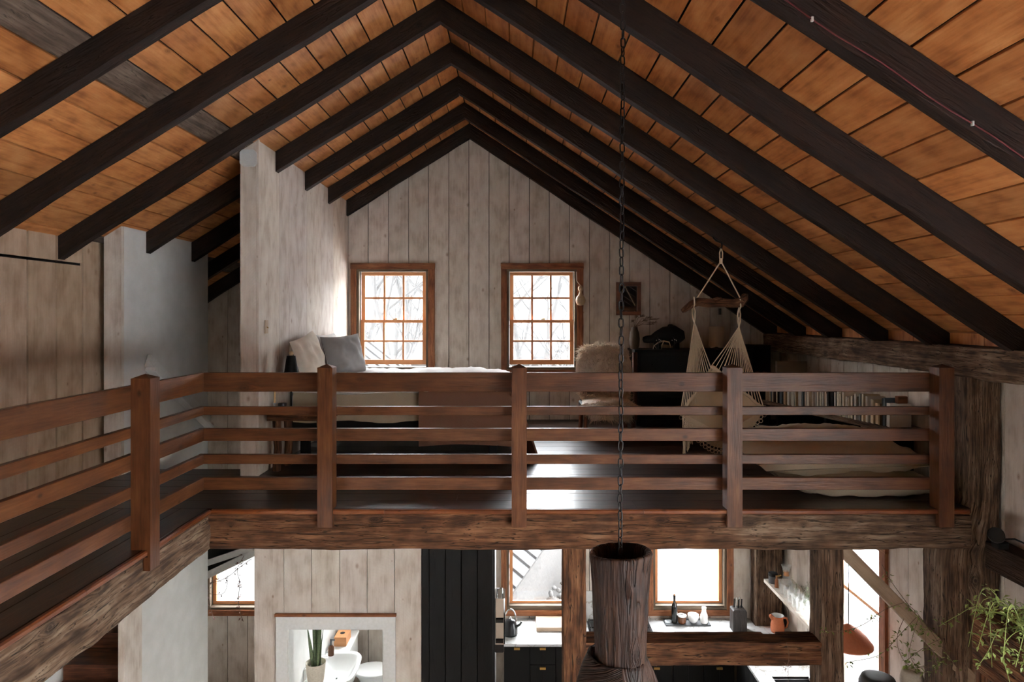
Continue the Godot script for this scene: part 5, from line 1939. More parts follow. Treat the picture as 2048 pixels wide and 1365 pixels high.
	s.lathe(cup_profile(0.038, 0.07, 0.004), at, 18)
	put(s, "cup_wall", "black_enamel", t)

# =============================== loft furniture ===================================

func build_loft_things():
	build_dresser()
	build_chair()
	build_hammock()
	build_books()
	# wooden bulb lamp hung beside the right window
	var at = E(0.853, 0.205, 8.74)
	var t = thing("wooden_bulb_lamp", at, "turned pale wooden bulb lamp hanging by the right window", "lamp")
	var s := sh()
	s.lathe([Vector2(0.001, -0.075), Vector2(0.035, -0.068), Vector2(0.058, -0.042), Vector2(0.065, -0.005), Vector2(0.055, 0.032), Vector2(0.03, 0.06), Vector2(0.019, 0.085), Vector2(0.019, 0.11), Vector2(0.027, 0.115)], at, 24)
	put(s, "bulb_body", "turned_wood", t)
	s = sh()
	s.lathe([Vector2(0.024, 0.118), Vector2(0.034, 0.135), Vector2(0.034, 0.155), Vector2(0.022, 0.178), Vector2(0.001, 0.184)], at, 20)
	put(s, "cap", "turned_wood", t)
	s = sh()
	s.tube([at + Vector3(0, 0.18, 0), at + Vector3(-0.05, 0.24, 0.0), at + Vector3(-0.05, 0.36, -0.03)], 0.004, 6)
	put(s, "cord", "linen", t)
	# framed mirror
	at = E(1.482, 0.22, BACK)
	t = thing("framed_mirror", at, "small dark framed mirror on the board wall", "mirror")
	s = sh()
	four(s, Transform3D(Basis(), Vector3(0, 0, -BACK)), 1.372, EYE + 0.055, 1.592, EYE + 0.385, 0.05, 0.0, 0.035)
	put(s, "frame", "stair_wood", t)
	s = sh()
	s.prism(rect(1.372, EYE + 0.055, 1.592, EYE + 0.385), 0.008, 0.014, Transform3D(Basis(Vector3(0, 1, 0), 0.05), Vector3(0.44, 0, -BACK - 0.0)) if false else Transform3D(Basis(), Vector3(0, 0, -BACK)))
	put(s, "mirror_glass", "mirror", t)
	# black wall hook
	s = sh()
	s.span(E(2.65, 0.095, 8.845), E(2.682, 0.015, 8.825), 0.003)
	tag(put(s, "wall_hook", "iron"), "small black iron hook on the wall above the table lamp", "hook")
	# floor cushions near the railing
	var flat = Basis(Vector3(1, 0, 0.04).normalized(), Vector3(0.04, 0, -1).normalized(), Vector3(0, 1, 0)).orthonormalized()
	s = cushion(Transform3D(flat, V(2.62, LOFT + 0.085, 5.52)), 1.08, 1.12, 0.27, 21, 0.014, 0.02)
	tag(put(s, "floor_cushion", "beige_cotton"), "large beige floor cushion lying on the loft boards", "cushion", "floor cushions")
	var tip = Basis(Vector3(1, 0.035, 0).normalized(), Vector3(0.0, 0.02, -1).normalized(), Vector3(0, 1, 0)).orthonormalized()
	tip = tip * Basis(Vector3(1, 0, 0), 0.04)
	s = cushion(Transform3D(tip, V(2.49, LOFT + 0.262, 5.62)), 1.28, 1.22, 0.25, 22, 0.014, 0.02)
	tag(put(s, "floor_cushion", "beige_cotton"), "large beige floor cushion on top of the other", "cushion", "floor cushions")

func build_dresser():
	var t = thing("dresser", V(2.2, LOFT, 8.55), "low black chest of drawers against the board wall", "dresser")
	var y1 = EYE - 0.415
	var s := sh()
	s.span(V(1.49, LOFT + 0.08, 8.83), V(2.9, y1 - 0.03, 8.33), 0.004)
	put(s, "carcass", "black_wood", t)
	s = sh()
	s.span(V(1.47, y1 - 0.03, 8.84), V(2.92, y1, 8.31), 0.005)
	put(s, "dresser_top", "black_wood", t)
	for k in 3:
		for j in 2:
			s = sh()
			var x0 = 1.52 + 0.69 * j
			var y0 = LOFT + 0.12 + 0.255 * k
			s.span(V(x0, y0, 8.335), V(x0 + 0.665, y0 + 0.235, 8.312), 0.004)
			var d = put(s, "drawer", "black_wood", t)
			for e in [0.16, 0.5]:
				s = sh()
				s.ball(V(x0 + e, y0 + 0.12, 8.30), Vector3(0.015, 0.015, 0.015), 10, 6)
				put(s, "knob", "iron", d)
	for x in [1.53, 2.86]:
		for z in [8.37, 8.78]:
			s = sh()
			s.span(V(x - 0.03, LOFT, z - 0.03), V(x + 0.03, LOFT + 0.08, z + 0.03), 0.003)
			put(s, "foot", "black_wood", t)
	# lighter turned corner moulding on the left front edge
	s = sh()
	s.tube([V(1.475, LOFT + 0.08, 8.325), V(1.475, y1 - 0.03, 8.325)], 0.03, 14)
	put(s, "corner_moulding", "stair_wood", t)
	# vase with dried grass
	var at = V(1.50, y1, 8.5)
	t = thing("vase", at, "brown stoneware vase with dried grass heads", "vase")
	s = sh()
	s.lathe([Vector2(0.001, 0), Vector2(0.045, 0), Vector2(0.062, 0.05), Vector2(0.066, 0.13), Vector2(0.058, 0.2), Vector2(0.04, 0.25), Vector2(0.038, 0.275), Vector2(0.032, 0.275), Vector2(0.032, 0.24), Vector2(0.001, 0.2)], at, 24)
	put(s, "vase_body", "stoneware", t)
	s = sh()
	var ends = [Vector3(0.02, 0.12, 0.02), Vector3(0.10, 0.13, 0.03), Vector3(0.2, 0.115, 0.02), Vector3(0.28, 0.1, 0.02), Vector3(0.25, 0.06, 0.04), Vector3(-0.03, 0.07, 0.04), Vector3(0.15, 0.08, 0.05), Vector3(0.22, 0.04, 0.0)]
	for e in ends:
		var b = at + Vector3(0, 0.27, 0)
		var m = b + Vector3(e.x * 0.45, e.y * 0.95, e.z * 0.5)
		s.tube([b, m, b + e], 0.0025, 5, false)
		for k in 46:
			var q = rng.randf_range(0.3, 1.0)
			var p = m.lerp(b + e, q)
			leaf(s, p, (e * 2 + Vector3(rng.randf_range(-1, 1), rng.randf_range(-1, 1), rng.randf_range(-1, 1)) * 0.22), 0.045, 0.0022)
	put(s, "dried_grass", "dry_stem", t).set_meta("kind", "stuff")
	# black carved animal figure
	at = V(1.955, y1, 8.52)
	t = thing("carved_animal", at, "black carved animal figure with a long snout", "figure")
	s = sh()
	s.tube([at + Vector3(-0.355, 0.115, 0.03), at + Vector3(-0.345, 0.118, 0.03), at + Vector3(-0.30, 0.12, 0.03), at + Vector3(-0.24, 0.125, 0.02), at + Vector3(-0.17, 0.14, 0.0), at + Vector3(-0.08, 0.165, 0.0), at + Vector3(0.02, 0.17, 0.0), at + Vector3(0.08, 0.13, 0.0), at + Vector3(0.11, 0.09, 0.0), at + Vector3(0.115, 0.08, 0)], [0.01, 0.036, 0.048, 0.05, 0.082, 0.112, 0.13, 0.128, 0.085, 0.02], 18)
	put(s, "animal_body", "black_matte", t)
	for e in [[-0.19, 0.07], [-0.14, -0.07], [0.06, 0.07], [0.08, -0.07]]:
		s = sh()
		s.tube([at + Vector3(e[0], 0.13, e[1] * 0.6), at + Vector3(e[0], 0.04, e[1]), at + Vector3(e[0], 0.0, e[1])], [0.045, 0.032, 0.036], 10)
		put(s, "animal_leg", "black_matte", t)
	for e in [-0.04, 0.04]:
		s = sh()
		s.ball(at + Vector3(0.0, 0.285, e), Vector3(0.03, 0.025, 0.015), 8, 6)
		put(s, "ear", "black_matte", t)
	# shed antler and two small bright figures in front of it
	s = sh()
	var a0 = V(1.70, y1 + 0.006, 8.36)
	var arc = [a0, a0 + Vector3(0.02, 0.045, 0), a0 + Vector3(0.07, 0.085, 0.01), a0 + Vector3(0.13, 0.1, 0.01), a0 + Vector3(0.2, 0.085, 0), a0 + Vector3(0.215, 0.04, 0)]
	s.tube(arc, [0.004, 0.006, 0.008, 0.009, 0.008, 0.004], 8)
	s.tube([arc[3], arc[3] + Vector3(-0.02, -0.05, 0.015), a0 + Vector3(0.1, 0.0, 0.03)], [0.007, 0.006, 0.003], 6)
	s.tube([arc[1], arc[1] + Vector3(0.02, -0.04, 0.02)], [0.005, 0.002], 6)
	tag(put(s, "antler", "antler"), "pale shed antler lying before the black figure", "antler")
	for k in 2:
		var b = V([1.76, 1.95][k], y1, 8.33)
		t = thing("bead_ornament", b, ["silvery bead ornament left of the antler arch", "silvery bead ornament right of the antler arch"][k], "ornament")
		s = sh()
		s.tube([b, b + Vector3(0.01, 0.11, 0), b + Vector3(-0.005, 0.15, 0)], 0.003, 6)
		s.tube([b + Vector3(0.0, 0.1, 0), b + Vector3(0.02, 0.075, 0.01), b + Vector3(0.035, 0.11, 0.0)], 0.003, 6)
		put(s, "wire_stem", "dark_steel", t)
		for e in [Vector3(-0.02, 0.115, 0), Vector3(0.03, 0.115, 0.005), Vector3(0.01, 0.125, 0.01)]:
			s = sh()
			s.ball(b + e, Vector3(0.007, 0.007, 0.007), 8, 6)
			put(s, "bead", "pearl", t)
	# drum lamp and dark speaker
	at = V(2.535, y1, 8.55)
	t = thing("table_lamp", at, "table lamp with a beige drum shade on the dresser", "lamp")
	s = sh()
	s.lathe([Vector2(0.001, 0), Vector2(0.06, 0), Vector2(0.06, 0.012), Vector2(0.015, 0.02), Vector2(0.012, 0.1)], at, 18)
	put(s, "base", "stoneware", t)
	s = sh()
	s.lathe([Vector2(0.088, 0.03), Vector2(0.092, 0.03), Vector2(0.092, 0.28), Vector2(0.088, 0.28), Vector2(0.088, 0.03)], at, 28)
	put(s, "shade", "shade_cloth", t)
	at = V(3.06, LOFT, 8.6)
	t = thing("floor_speaker", at, "tall dark speaker box in the far right corner", "speaker")
	s = sh()
	s.span(at + Vector3(-0.09, 0, 0.12), at + Vector3(0.13, 0.98, -0.2), 0.006)
	put(s, "box_body", "black_wood", t)
	s = sh()
	s.span(at + Vector3(-0.075, 0.05, 0.121), at + Vector3(0.115, 0.96, 0.132), 0.004)
	put(s, "grille", "black_matte", t)

func build_chair():
	# low wooden lounge chair, its back draped with a sheepskin
	var c = V(1.06, LOFT, 7.85)
	var t = thing("lounge_chair", c, "low wooden lounge chair under a sheepskin", "chair")
	var s := sh()
	for e in [[-0.27, 0.28], [0.27, 0.28], [-0.27, -0.28], [0.27, -0.28]]:
		s = sh()
		s.stick(c + Vector3(e[0], 0, e[1]), c + Vector3(e[0] * 0.95, 0.33, e[1] * 0.9), 0.04, 0.04, 0.006)
		put(s, "leg", "stair_wood", t)
	s = sh()
	s.span(c + Vector3(-0.29, 0.24, 0.29), c + Vector3(0.29, 0.34, -0.29), 0.012)
	put(s, "seat", "black_wood", t)
	s = sh()
	s.stick(c + Vector3(0, 0.32, -0.26), c + Vector3(0, 0.93, -0.36), 0.54, 0.06, 0.02, Vector3(1, 0, 0))
	put(s, "backrest", "black_wood", t)
	# sheepskin: hide plus wool
	t = thing("sheepskin", c + Vector3(0, 0.35, 0), "shaggy cream sheepskin draped over the lounge chair", "sheepskin")
	var fn := FastNoiseLite.new()
	fn.seed = 9
	fn.frequency = 2.5
	var path = [Vector2(0.44, 0.62), Vector2(0.45, 0.80), Vector2(0.43, 0.93), Vector2(0.36, 0.975), Vector2(0.28, 0.94), Vector2(0.22, 0.82), Vector2(0.19, 0.6), Vector2(0.15, 0.44), Vector2(0.05, 0.375), Vector2(-0.12, 0.365), Vector2(-0.28, 0.36), Vector2(-0.34, 0.32), Vector2(-0.355, 0.2)]
	var halfw = [0.26, 0.29, 0.28, 0.25, 0.28, 0.32, 0.33, 0.3, 0.27, 0.29, 0.31, 0.28, 0.2]
	var outer = []
	var inner = []
	for k in path.size():
		var ro = PackedVector3Array()
		var ri = PackedVector3Array()
		var d = (path[mini(k + 1, path.size() - 1)] - path[maxi(k - 1, 0)]).normalized()
		var nn = Vector2(-d.y, d.x)
		for j in 15:
			var u = -1.0 + 2.0 * j / 14
			var sag = 0.05 * u * u
			var thick = 0.03 * (1 - pow(absf(u), 4)) + 0.004
			var w = u * halfw[k] * (1 + 0.08 * fn.get_noise_2d(k * 0.9, u * 3))
			var base = c + Vector3(w, path[k].y - sag * (0.6 if k > 1 and k < 6 else 0.2), -path[k].x)
			var off = Vector3(0, -nn.y, nn.x) if false else Vector3(0, nn.y, -nn.x)
			ro.append(base + off * thick * -1)
			ri.append(base)
		outer.append(ro)
		inner.append(ri)
	s = sh()
	var rows_ = []
	for k in outer.size():
		var row = outer[k].duplicate()
		for j in range(14, -1, -1):
			row.append(inner[k][j])
		rows_.append(row)
	s.grid(rows_, true, 1.0, 1.0, true)
	put(s, "hide", "fleece", t)
	s = sh()
	for n in 7500:
		var k = rng.randi_range(0, outer.size() - 2)
		var j = rng.randi_range(0, 13)
		var a = rng.randf()
		var b = rng.randf()
		var p = outer[k][j].lerp(outer[k][j + 1], a).lerp(outer[k + 1][j].lerp(outer[k + 1][j + 1], a), b)
		var nn = (outer[k][j + 1] - outer[k][j]).cross(outer[k + 1][j] - outer[k][j]).normalized()
		if nn.dot(p - (c + Vector3(0, 0.5, -0.31 if k < 8 else 0.0))) < 0:
			nn = -nn
		var clump = Vector3(fn.get_noise_3dv(p * 4), fn.get_noise_3dv(p * 4 + Vector3(9, 0, 0)), fn.get_noise_3dv(p * 4 + Vector3(0, 9, 0)))
		var dir = (nn * 0.55 + Vector3(0, -0.35, 0.1) + clump * 1.1 + Vector3(rng.randf_range(-1, 1), rng.randf_range(-1, 1), rng.randf_range(-1, 1)) * 0.3).normalized()
		if dir.dot(nn) < 0.1:
			dir = (dir + nn * 0.5).normalized()
		var l = rng.randf_range(0.045, 0.085)
		var sd = dir.cross(Vector3(rng.randf_range(-1, 1), rng.randf_range(-1, 1), rng.randf_range(-1, 1))).normalized() * 0.004
		var br = rng.randf_range(0.8, 1.0)
		s.tint = Color(br, br * 0.98, br * 0.95)
		s.tri(p - sd, p + sd, p + dir * l + Vector3(0, -l * 0.15, 0))
	put(s, "wool", "fleece", t).set_meta("kind", "stuff")

func build_hammock():
	var z = 6.17
	var hook = E(1.872, 0.66, z)
	var t = thing("hammock_chair", hook, "cream cord hammock chair hung from a rafter", "hammock chair")
	var s := sh()
	s.tube([E(1.80, 0.73, 6.19), E(1.805, 0.70, 6.17), E(1.83, 0.675, 6.17), E(1.862, 0.665, 6.17), E(1.885, 0.675, 6.17), E(1.895, 0.69, 6.17)], 0.008, 8)
	s.tube([hook + Vector3(0, 0.01, 0), hook + Vector3(0.008, -0.02, 0), hook + Vector3(0.004, -0.05, 0), hook + Vector3(-0.012, -0.045, 0)], 0.008, 8)
	put(s, "hook", "iron", t)
	s = sh()
	for e in [-0.014, 0.014]:
		s.tube([E(1.872, 0.61, z), E(1.872 + e, 0.57, z), E(1.872 + e * 0.9, 0.52, z), E(1.872, 0.49, z)], 0.006, 8)
	s.tube([E(1.872, 0.52, z), E(1.870, 0.47, z)], 0.016, 8)
	var lend = E(1.65, 0.15, z)
	var rend = E(2.05, 0.15, z)
	s.tube([E(1.868, 0.49, z), lend], 0.0065, 8)
	s.tube([E(1.874, 0.49, z), rend], 0.0065, 8)
	put(s, "hanging_rope", "cream_cord", t)
	# driftwood spreader
	s = sh()
	s.tube([E(1.52, 0.04, z + 0.02), E(1.545, 0.055, z + 0.015), E(1.60, 0.10, z), E(1.66, 0.125, z), E(1.76, 0.115, z), E(1.88, 0.118, z), E(1.98, 0.112, z), E(2.05, 0.118, z), E(2.085, 0.155, z), E(2.09, 0.19, z), E(2.09, 0.2, z)], [0.018, 0.027, 0.034, 0.04, 0.042, 0.04, 0.042, 0.046, 0.036, 0.03, 0.018], 14)
	s.tube([E(1.80, 0.13, z - 0.02), E(1.84, 0.15, z - 0.025), E(1.87, 0.16, z - 0.03)], [0.03, 0.022, 0.006], 8)
	put(s, "driftwood_bar", "warm_timber", t)
	s = sh()
	var la = E(1.63, -0.06, z)
	var ra = E(2.035, -0.10, z)
	for e in [[E(1.62, 0.10, z), la], [E(2.035, 0.08, z), ra]]:
		for k in 2:
			var o = Vector3(0.012 * (k * 2 - 1), 0, 0)
			s.tube([e[0], e[0].lerp(e[1], 0.35) + o, e[0].lerp(e[1], 0.75) + o * 0.8, e[1]], 0.007, 8)
		s.tube([e[0] + Vector3(0, 0.07, 0.03), e[0] + Vector3(0, 0.0, 0.045), e[0] + Vector3(0, -0.03, 0.0)], 0.007, 8)
	put(s, "loop", "cream_cord", t)
	# woven sling between two edges
	var le = func(q): return E(1.46, -0.84, 5.98).lerp(E(1.86, -0.50, 6.44), q) + Vector3(0, -0.02 * sin(q * PI), 0)
	var re = func(q): return E(2.19, -0.82, 5.98).lerp(E(1.87, -0.47, 6.45), q)
	var rows_ = []
	var nu = 20
	for r in nu + 1:
		var q = r / float(nu)
		var row = PackedVector3Array()
		for k in 25:
			var u = k / 24.0
			var p = le.call(q).lerp(re.call(q), u)
			p.y -= (0.27 - 0.05 * q) * 4 * u * (1 - u) * (1 - 0.55 * q) + 0.05 * sin(u * PI) * (1 - q)
			p.z -= 0.12 * sin(u * PI) * q
			row.append(p)
		rows_.append(row)
	s = sh()
	# cloth with two faces a few millimetres apart
	var two = []
	for r in rows_.size():
		var row = rows_[r].duplicate()
		for k in range(24, -1, -1):
			row.append(rows_[r][k] + Vector3(0, -0.006, 0.004))
		two.append(row)
	s.grid(two, true, 1.0, 1.0, true)
	put(s, "sling", "cream_weave", t)
	# cords that fan from each loop to the sling's edges
	for k in 16:
		var q = k / 15.0
		for e in 2:
			s = sh()
			var a = [la, ra][e]
			var b = [le, re][e].call(q)
			s.tube([a, a.lerp(b, 0.5) + Vector3(0, -0.006, 0), b], 0.0042 + 0.0015 * float(k % 3 == 0), 5, false)
			put(s, "cord", "cream_cord", t)
	# twisted ropes bound along both edges
	s = sh()
	for e in [le, re]:
		var pts = []
		for k in 16:
			pts.append(e.call(k / 15.0) + Vector3(0, 0.005 * sin(k * 2.0), 0))
		s.tube(pts, 0.014, 8)
	put(s, "edge_rope", "cream_cord", t)
	# fringe below the left edge
	s = sh()
	for k in 34:
		var q = rng.randf() * 0.42
		var b = le.call(q) + Vector3(0.02 * rng.randf(), -0.02, 0.01)
		var l = rng.randf_range(0.3, 0.42)
		if b.y - l < LOFT + 0.03:
			l = b.y - LOFT - 0.03
		s.tube([b, b + Vector3(rng.randf_range(-0.01, 0.01), -l * 0.5, rng.randf_range(-0.01, 0.01)), b + Vector3(rng.randf_range(-0.012, 0.012), -l, 0)], 0.004, 5, false)
	put(s, "fringe", "cream_cord", t).set_meta("kind", "stuff")
	# crochet lace along the front of the sling
	s = sh()
	for k in 26:
		var u = k / 25.0
		var p = rows_[0][mini(24, int(u * 24))]
		for j in 3:
			var ring = []
			var cc = p + Vector3(0, 0.02 - 0.035 * j, 0.012)
			for i in 9:
				ring.append(cc + Vector3(cos(TAU * i / 8) * 0.016, sin(TAU * i / 8) * 0.016, 0))
			s.tube(ring, 0.003, 4, false)
	put(s, "lace", "cream_cord", t).set_meta("kind", "stuff")

func build_books():
	# long low shelf: a slab whose front edge runs out from the knee wall
	var y = EYE - 0.948
	var t = thing("book_shelf", V(3.2, y, 6.7), "long low plank shelf under the eaves holding the books", "shelf")
	var f = func(z): return 3.20 - (z - 5.72) * 0.205
	var s := sh()
	s.prism(PackedVector2Array([Vector2(f.call(5.62), -5.62), Vector2(3.449, -5.62), Vector2(3.449, -7.72), Vector2(f.call(7.72), -7.72)]), 0, 0.045, Transform3D(Basis(Vector3(1, 0, 0), Vector3(0, 0, 1), Vector3(0, -1, 0)), Vector3(0, y, 0)), Vector2(0, 1))
	put(s, "plank", "hewn_timber", t)
	for z in [5.9, 6.8, 7.6]:
		s = sh()
		s.span(V(f.call(z) + 0.12, LOFT, z - 0.03), V(3.44, y - 0.046, z + 0.03), 0.004)
		put(s, "support", "black_wood", t)
	var tones = [["white", rgb8(216, 212, 204)], ["cream", rgb8(212, 198, 170)], ["black", rgb8(34, 32, 32)], ["grey", rgb8(128, 126, 122)], ["blue grey", rgb8(92, 104, 112)], ["tan", rgb8(176, 144, 108)], ["rust", rgb8(142, 78, 52)], ["dark green", rgb8(58, 70, 60)], ["ivory", rgb8(224, 216, 198)], ["dark brown", rgb8(70, 52, 42)]]
	var z = 5.80
	var n = 0
	while z < 7.66 and n < 62:
		var th = rng.randf_range(0.016, 0.042)
		var h = rng.randf_range(0.18, 0.245)
		var d = rng.randf_range(0.13, 0.17)
		var pick = [0, 0, 8, 8, 1, 1, 3, 0, 4, 5, 0, 8, 2, 0, 1, 8][rng.randi_range(0, 15)]
		if n == 0:
			th = 0.05; h = 0.2; d = 0.185; pick = 0
		if z > 7.3 and pick in [0, 8]:
			pick = [2, 9, 6, 3, 5, 2][rng.randi_range(0, 5)]
		var x0 = f.call(z) + rng.randf_range(0.005, 0.025)
		var lean = rng.randf_range(-0.03, 0.03)
		if rng.randf() < 0.06:
			lean = 0.12
		var at = V(x0, y, z + th / 2)
		var b = thing("book", at, "%s spined book, %s from the near end of the long low shelf" % [tones[pick][0], nth(n)], "book", "books on the long low shelf")
		var xf = Transform3D(Basis(Vector3(1, 0, 0), lean), at + Vector3(0, 0.5 * th * absf(sin(lean)), 0))
		s = sh()
		s.tint = tones[pick][1].srgb_to_linear()
		# cover: two boards and a spine
		for q in [[Vector3(d / 2, h / 2, th / 2 - 0.0015), Vector3(d, h, 0.003)], [Vector3(d / 2, h / 2, -th / 2 + 0.0015), Vector3(d, h, 0.003)], [Vector3(0.002, h / 2, 0), Vector3(0.004, h, th)]]:
			var sub := Sh.new()
			sub.tint = s.tint
			sub.box(q[0], q[1], 0.001)
			for k in sub.p.size():
				s.vert(xf * sub.p[k], xf.basis * sub.n[k], sub.t[k])
			for k in sub.i:
				s.i.append(k + s.p.size() - sub.p.size())
		put(s, "cover", "cloth_cover", b)
		s = sh()
		var sub2 := Sh.new()
		sub2.box(Vector3(d / 2 + 0.001, h / 2, 0), Vector3(d - 0.008, h - 0.008, th - 0.007), 0.001)
		for k in sub2.p.size():
			s.vert(xf * sub2.p[k], xf.basis * sub2.n[k], sub2.t[k])
		for k in sub2.i:
			s.i.append(k)
		put(s, "pages", "paper", b)
		z += th + 0.003 + absf(sin(lean)) * h * 0.5
		n += 1
	# small block on the near end and short upper shelf in the corner
	s = sh()
	s.span(V(3.26, y + 0.201, 5.84), V(3.34, y + 0.262, 5.79), 0.004)
	tag(put(s, "wood_block", "casing_wood"), "small orange brown block on the end book", "block")
	y = EYE - 0.83
	t = thing("corner_shelf", V(3.15, y, 7.95), "dark upper shelf in the far corner under the eaves", "shelf")
	s = sh()
	s.span(V(2.72, y - 0.03, 8.15), V(3.44, y, 7.75), 0.003)
	put(s, "plank", "black_wood", t)
	for x in [2.76, 3.4]:
		s = sh()
		s.span(V(x - 0.02, LOFT, 7.80), V(x + 0.02, y - 0.03, 7.84), 0.003)
		put(s, "upright", "black_wood", t)
	for k in 5:
		var th = [0.03, 0.05, 0.025, 0.03, 0.34][k]
		var h = [0.18, 0.17, 0.18, 0.17, 0.31][k]
		var x0 = [2.80, 2.835, 2.89, 2.92, 3.0][k]
		var dep = 0.16 if k < 4 else 0.05
		var label = ["brown book at the left of the corner shelf", "tan book, second on the corner shelf", "rust book, third on the corner shelf", "dark brown book, fourth on the corner shelf", "large pale grey box file on the corner shelf"][k]
		var b = thing("book" if k < 4 else "box_file", V(x0, y, 7.8), label, "book" if k < 4 else "box file", "things on the corner shelf")
		s = sh()
		s.tint = [rgb8(110, 78, 58), rgb8(150, 118, 88), rgb8(128, 74, 54), rgb8(66, 48, 40), rgb8(150, 142, 130)][k].srgb_to_linear()
		s.span(V(x0, y, 7.78 + dep), V(x0 + th, y + h, 7.78), 0.002)
		put(s, "cover", "cloth_cover", b)
		s = sh()
		s.span(V(x0 + 0.003, y + 0.004, 7.78 + dep + 0.002), V(x0 + th - 0.003, y + h - 0.004, 7.79), 0.001)
		put(s, "pages", "paper", b)

# =============================== hanging log, chain ================================

func build_log_and_chain():
	var cx = 0.418
	var z = 2.68
	var ytop = EYE - 0.935
	# chain: closed links turned a quarter against each other, from the rafter down into the log
	var top = roof_y(cx) - 0.175
	var pitch = 0.0344
	var n = int((top - (ytop - 0.06)) / pitch)
	var t = thing("hanging_chain", Vector3(cx, top, -z), "long black iron chain hanging from a rafter to the log", "chain")
	var link := sh()
	var ring = []
	for k in 17:
		var a = TAU * k / 16
		ring.append(Vector3(cos(a) * 0.0088, sin(a) * 0.0100 + signf(sin(a)) * (0.0085 if absf(sin(a)) > 0.01 else 0.0), 0))
	link.tube(ring, 0.0030, 6, false)
	var m = link.mesh()
	for k in n:
		var o := MeshInstance3D.new()
		o.mesh = m
		o.material_override = mats["iron"]
		o.name = "link"
		t.add_child(o, true)
		var q = float(k) / n
		o.position = Vector3(0.012 - 0.014 * q + 0.001 * sin(k * 0.9), -pitch * (k + 0.5), 0)
		o.rotation = Vector3(0.05 * sin(k * 1.7), 0.35 + (PI / 2 if k % 2 == 1 else 0.0) + 0.25 * sin(k * 0.37), 0.06 * sin(k * 2.1))
	# the log: hollow, bark-brown, narrower below, on a bulging foot
	t = thing("hanging_log", Vector3(cx, ytop - 0.85, -z), "hollow wooden log with a bulging foot hanging on the chain", "log pendant")
	var fn := FastNoiseLite.new()
	fn.seed = 77
	fn.frequency = 2.2
	fn.fractal_octaves = 3
	var rows_ = []
	# each ring: radius, height, and how strongly the bark relief moves its points in and out (shape only, the wood is one colour)
	var prof = []
	for k in 25:
		var q = k / 24.0
		prof.append([lerpf(0.103, 0.109, q) + 0.011 * pow(q, 5), lerpf(-0.425, 0.0, q), 1.0])
	prof.append([0.117, 0.010, 0.7])
	prof.append([0.108, 0.012, 0.5])
	prof.append([0.098, 0.004, 0.4])
	for k in 8:
		prof.append([lerpf(0.094, 0.082, k / 7.0), lerpf(-0.02, -0.38, k / 7.0), 0.4])
	prof.append([0.002, -0.385, 0.0])
	for e in prof:
		var row = PackedVector3Array()
		for k in 84:
			var a = TAU * k / 84
			var bump = 0.0
			if e[2] > 0.0:
				bump = fn.get_noise_3d(sin(a) * 0.35, e[1] * 0.5, cos(a) * 0.35) * 0.014 * e[2]
				bump += fn.get_noise_3d(sin(a) * 2.2 + 5, e[1] * 0.6, cos(a) * 2.2) * 0.005 * e[2]
				# bark fissures running up the log
				var fis = fn.get_noise_3d(sin(a) * 2.6 + 11, e[1] * 0.5, cos(a) * 2.6)
				bump -= 0.007 * e[2] * clampf(1.0 - absf(fis) * 7.0, 0, 1)
				# a branch scar on the front right
				var da = angle_difference(a, 0.18)
				var dy = e[1] + 0.105
				if e[2] == 1.0:
					bump += 0.016 * exp(-(da * da) / 0.02 - dy * dy / 0.0006) - 0.012 * exp(-pow(da - 0.1, 2) / 0.006 - pow(dy + 0.02, 2) / 0.0002)
			row.append(Vector3(cx + sin(a) * (e[0] + bump), ytop + e[1] + 0.008 * sin(a + 0.5) * (1.0 if e[1] > -0.1 else 0.3), -z + cos(a) * (e[0] + bump)))
		rows_.append(row)
	var s := sh()
	var across = []
	for k in 85:
		across.append(0.7 * k / 84.0)
	s.grid(rows_, true, 0.5, 1.0, false, across)
	put(s, "log", "log_wood", t)
	s = sh()
	rows_ = []
	for e in [[0.06, -0.80], [0.13, -0.76], [0.17, -0.68], [0.178, -0.60], [0.165, -0.52], [0.142, -0.455], [0.122, -0.41], [0.116, -0.395], [0.105, -0.395], [0.09, -0.42], [0.002, -0.43]]:
		var row = PackedVector3Array()
		for k in 40:
			var a = TAU * k / 40
			var r = e[0] + fn.get_noise_3d(sin(a) * 0.6 + 3, e[1], cos(a) * 0.6) * 0.012
			row.append(Vector3(cx + sin(a) * r - 0.012, ytop + e[1], -z + cos(a) * r))
		rows_.append(row)
	s.grid(rows_, true, 0.5, 1.0)
	put(s, "bulging_foot", "log_wood", t)

# =============================== plants ===========================================

func strand(s: Sh, lv: Sh, pts: Array, r: float, leaves: int, size: float, spread_: float):
	# smooth curve through the points with small leaves in tufts
	var c := Curve3D.new()
	for k in pts.size():
		var a = pts[maxi(k - 1, 0)]
		var b = pts[mini(k + 1, pts.size() - 1)]
		c.add_point(pts[k], -(b - a) * 0.18, (b - a) * 0.18)
	c.bake_interval = 0.02
	var l = c.get_baked_length()
	var n = maxi(4, int(l / 0.03))
	var out = []
	for k in n + 1:
		out.append(c.sample_baked(l * k / n))
	s.tube(out, r, 5, false)
	for k in leaves:
		var q = rng.randf()
		if k % 3 != 0:
			q = fposmod(floorf(q * 4) / 4.0 + 0.1 * rng.randf() + 0.1, 1.0)
		var p = c.sample_baked(l * q)
		var d = Vector3(rng.randf_range(-1, 1), rng.randf_range(-0.8, 0.8), rng.randf_range(-1, 1)).normalized()
		var z = rng.randf_range(0.6, 1.2)
		lv.tint = Color.WHITE * rng.randf_range(0.7, 1.15)
		leaf(lv, p + d * rng.randf() * spread_, d + Vector3(0, -0.3, 0), size * z, size * 0.27 * z)

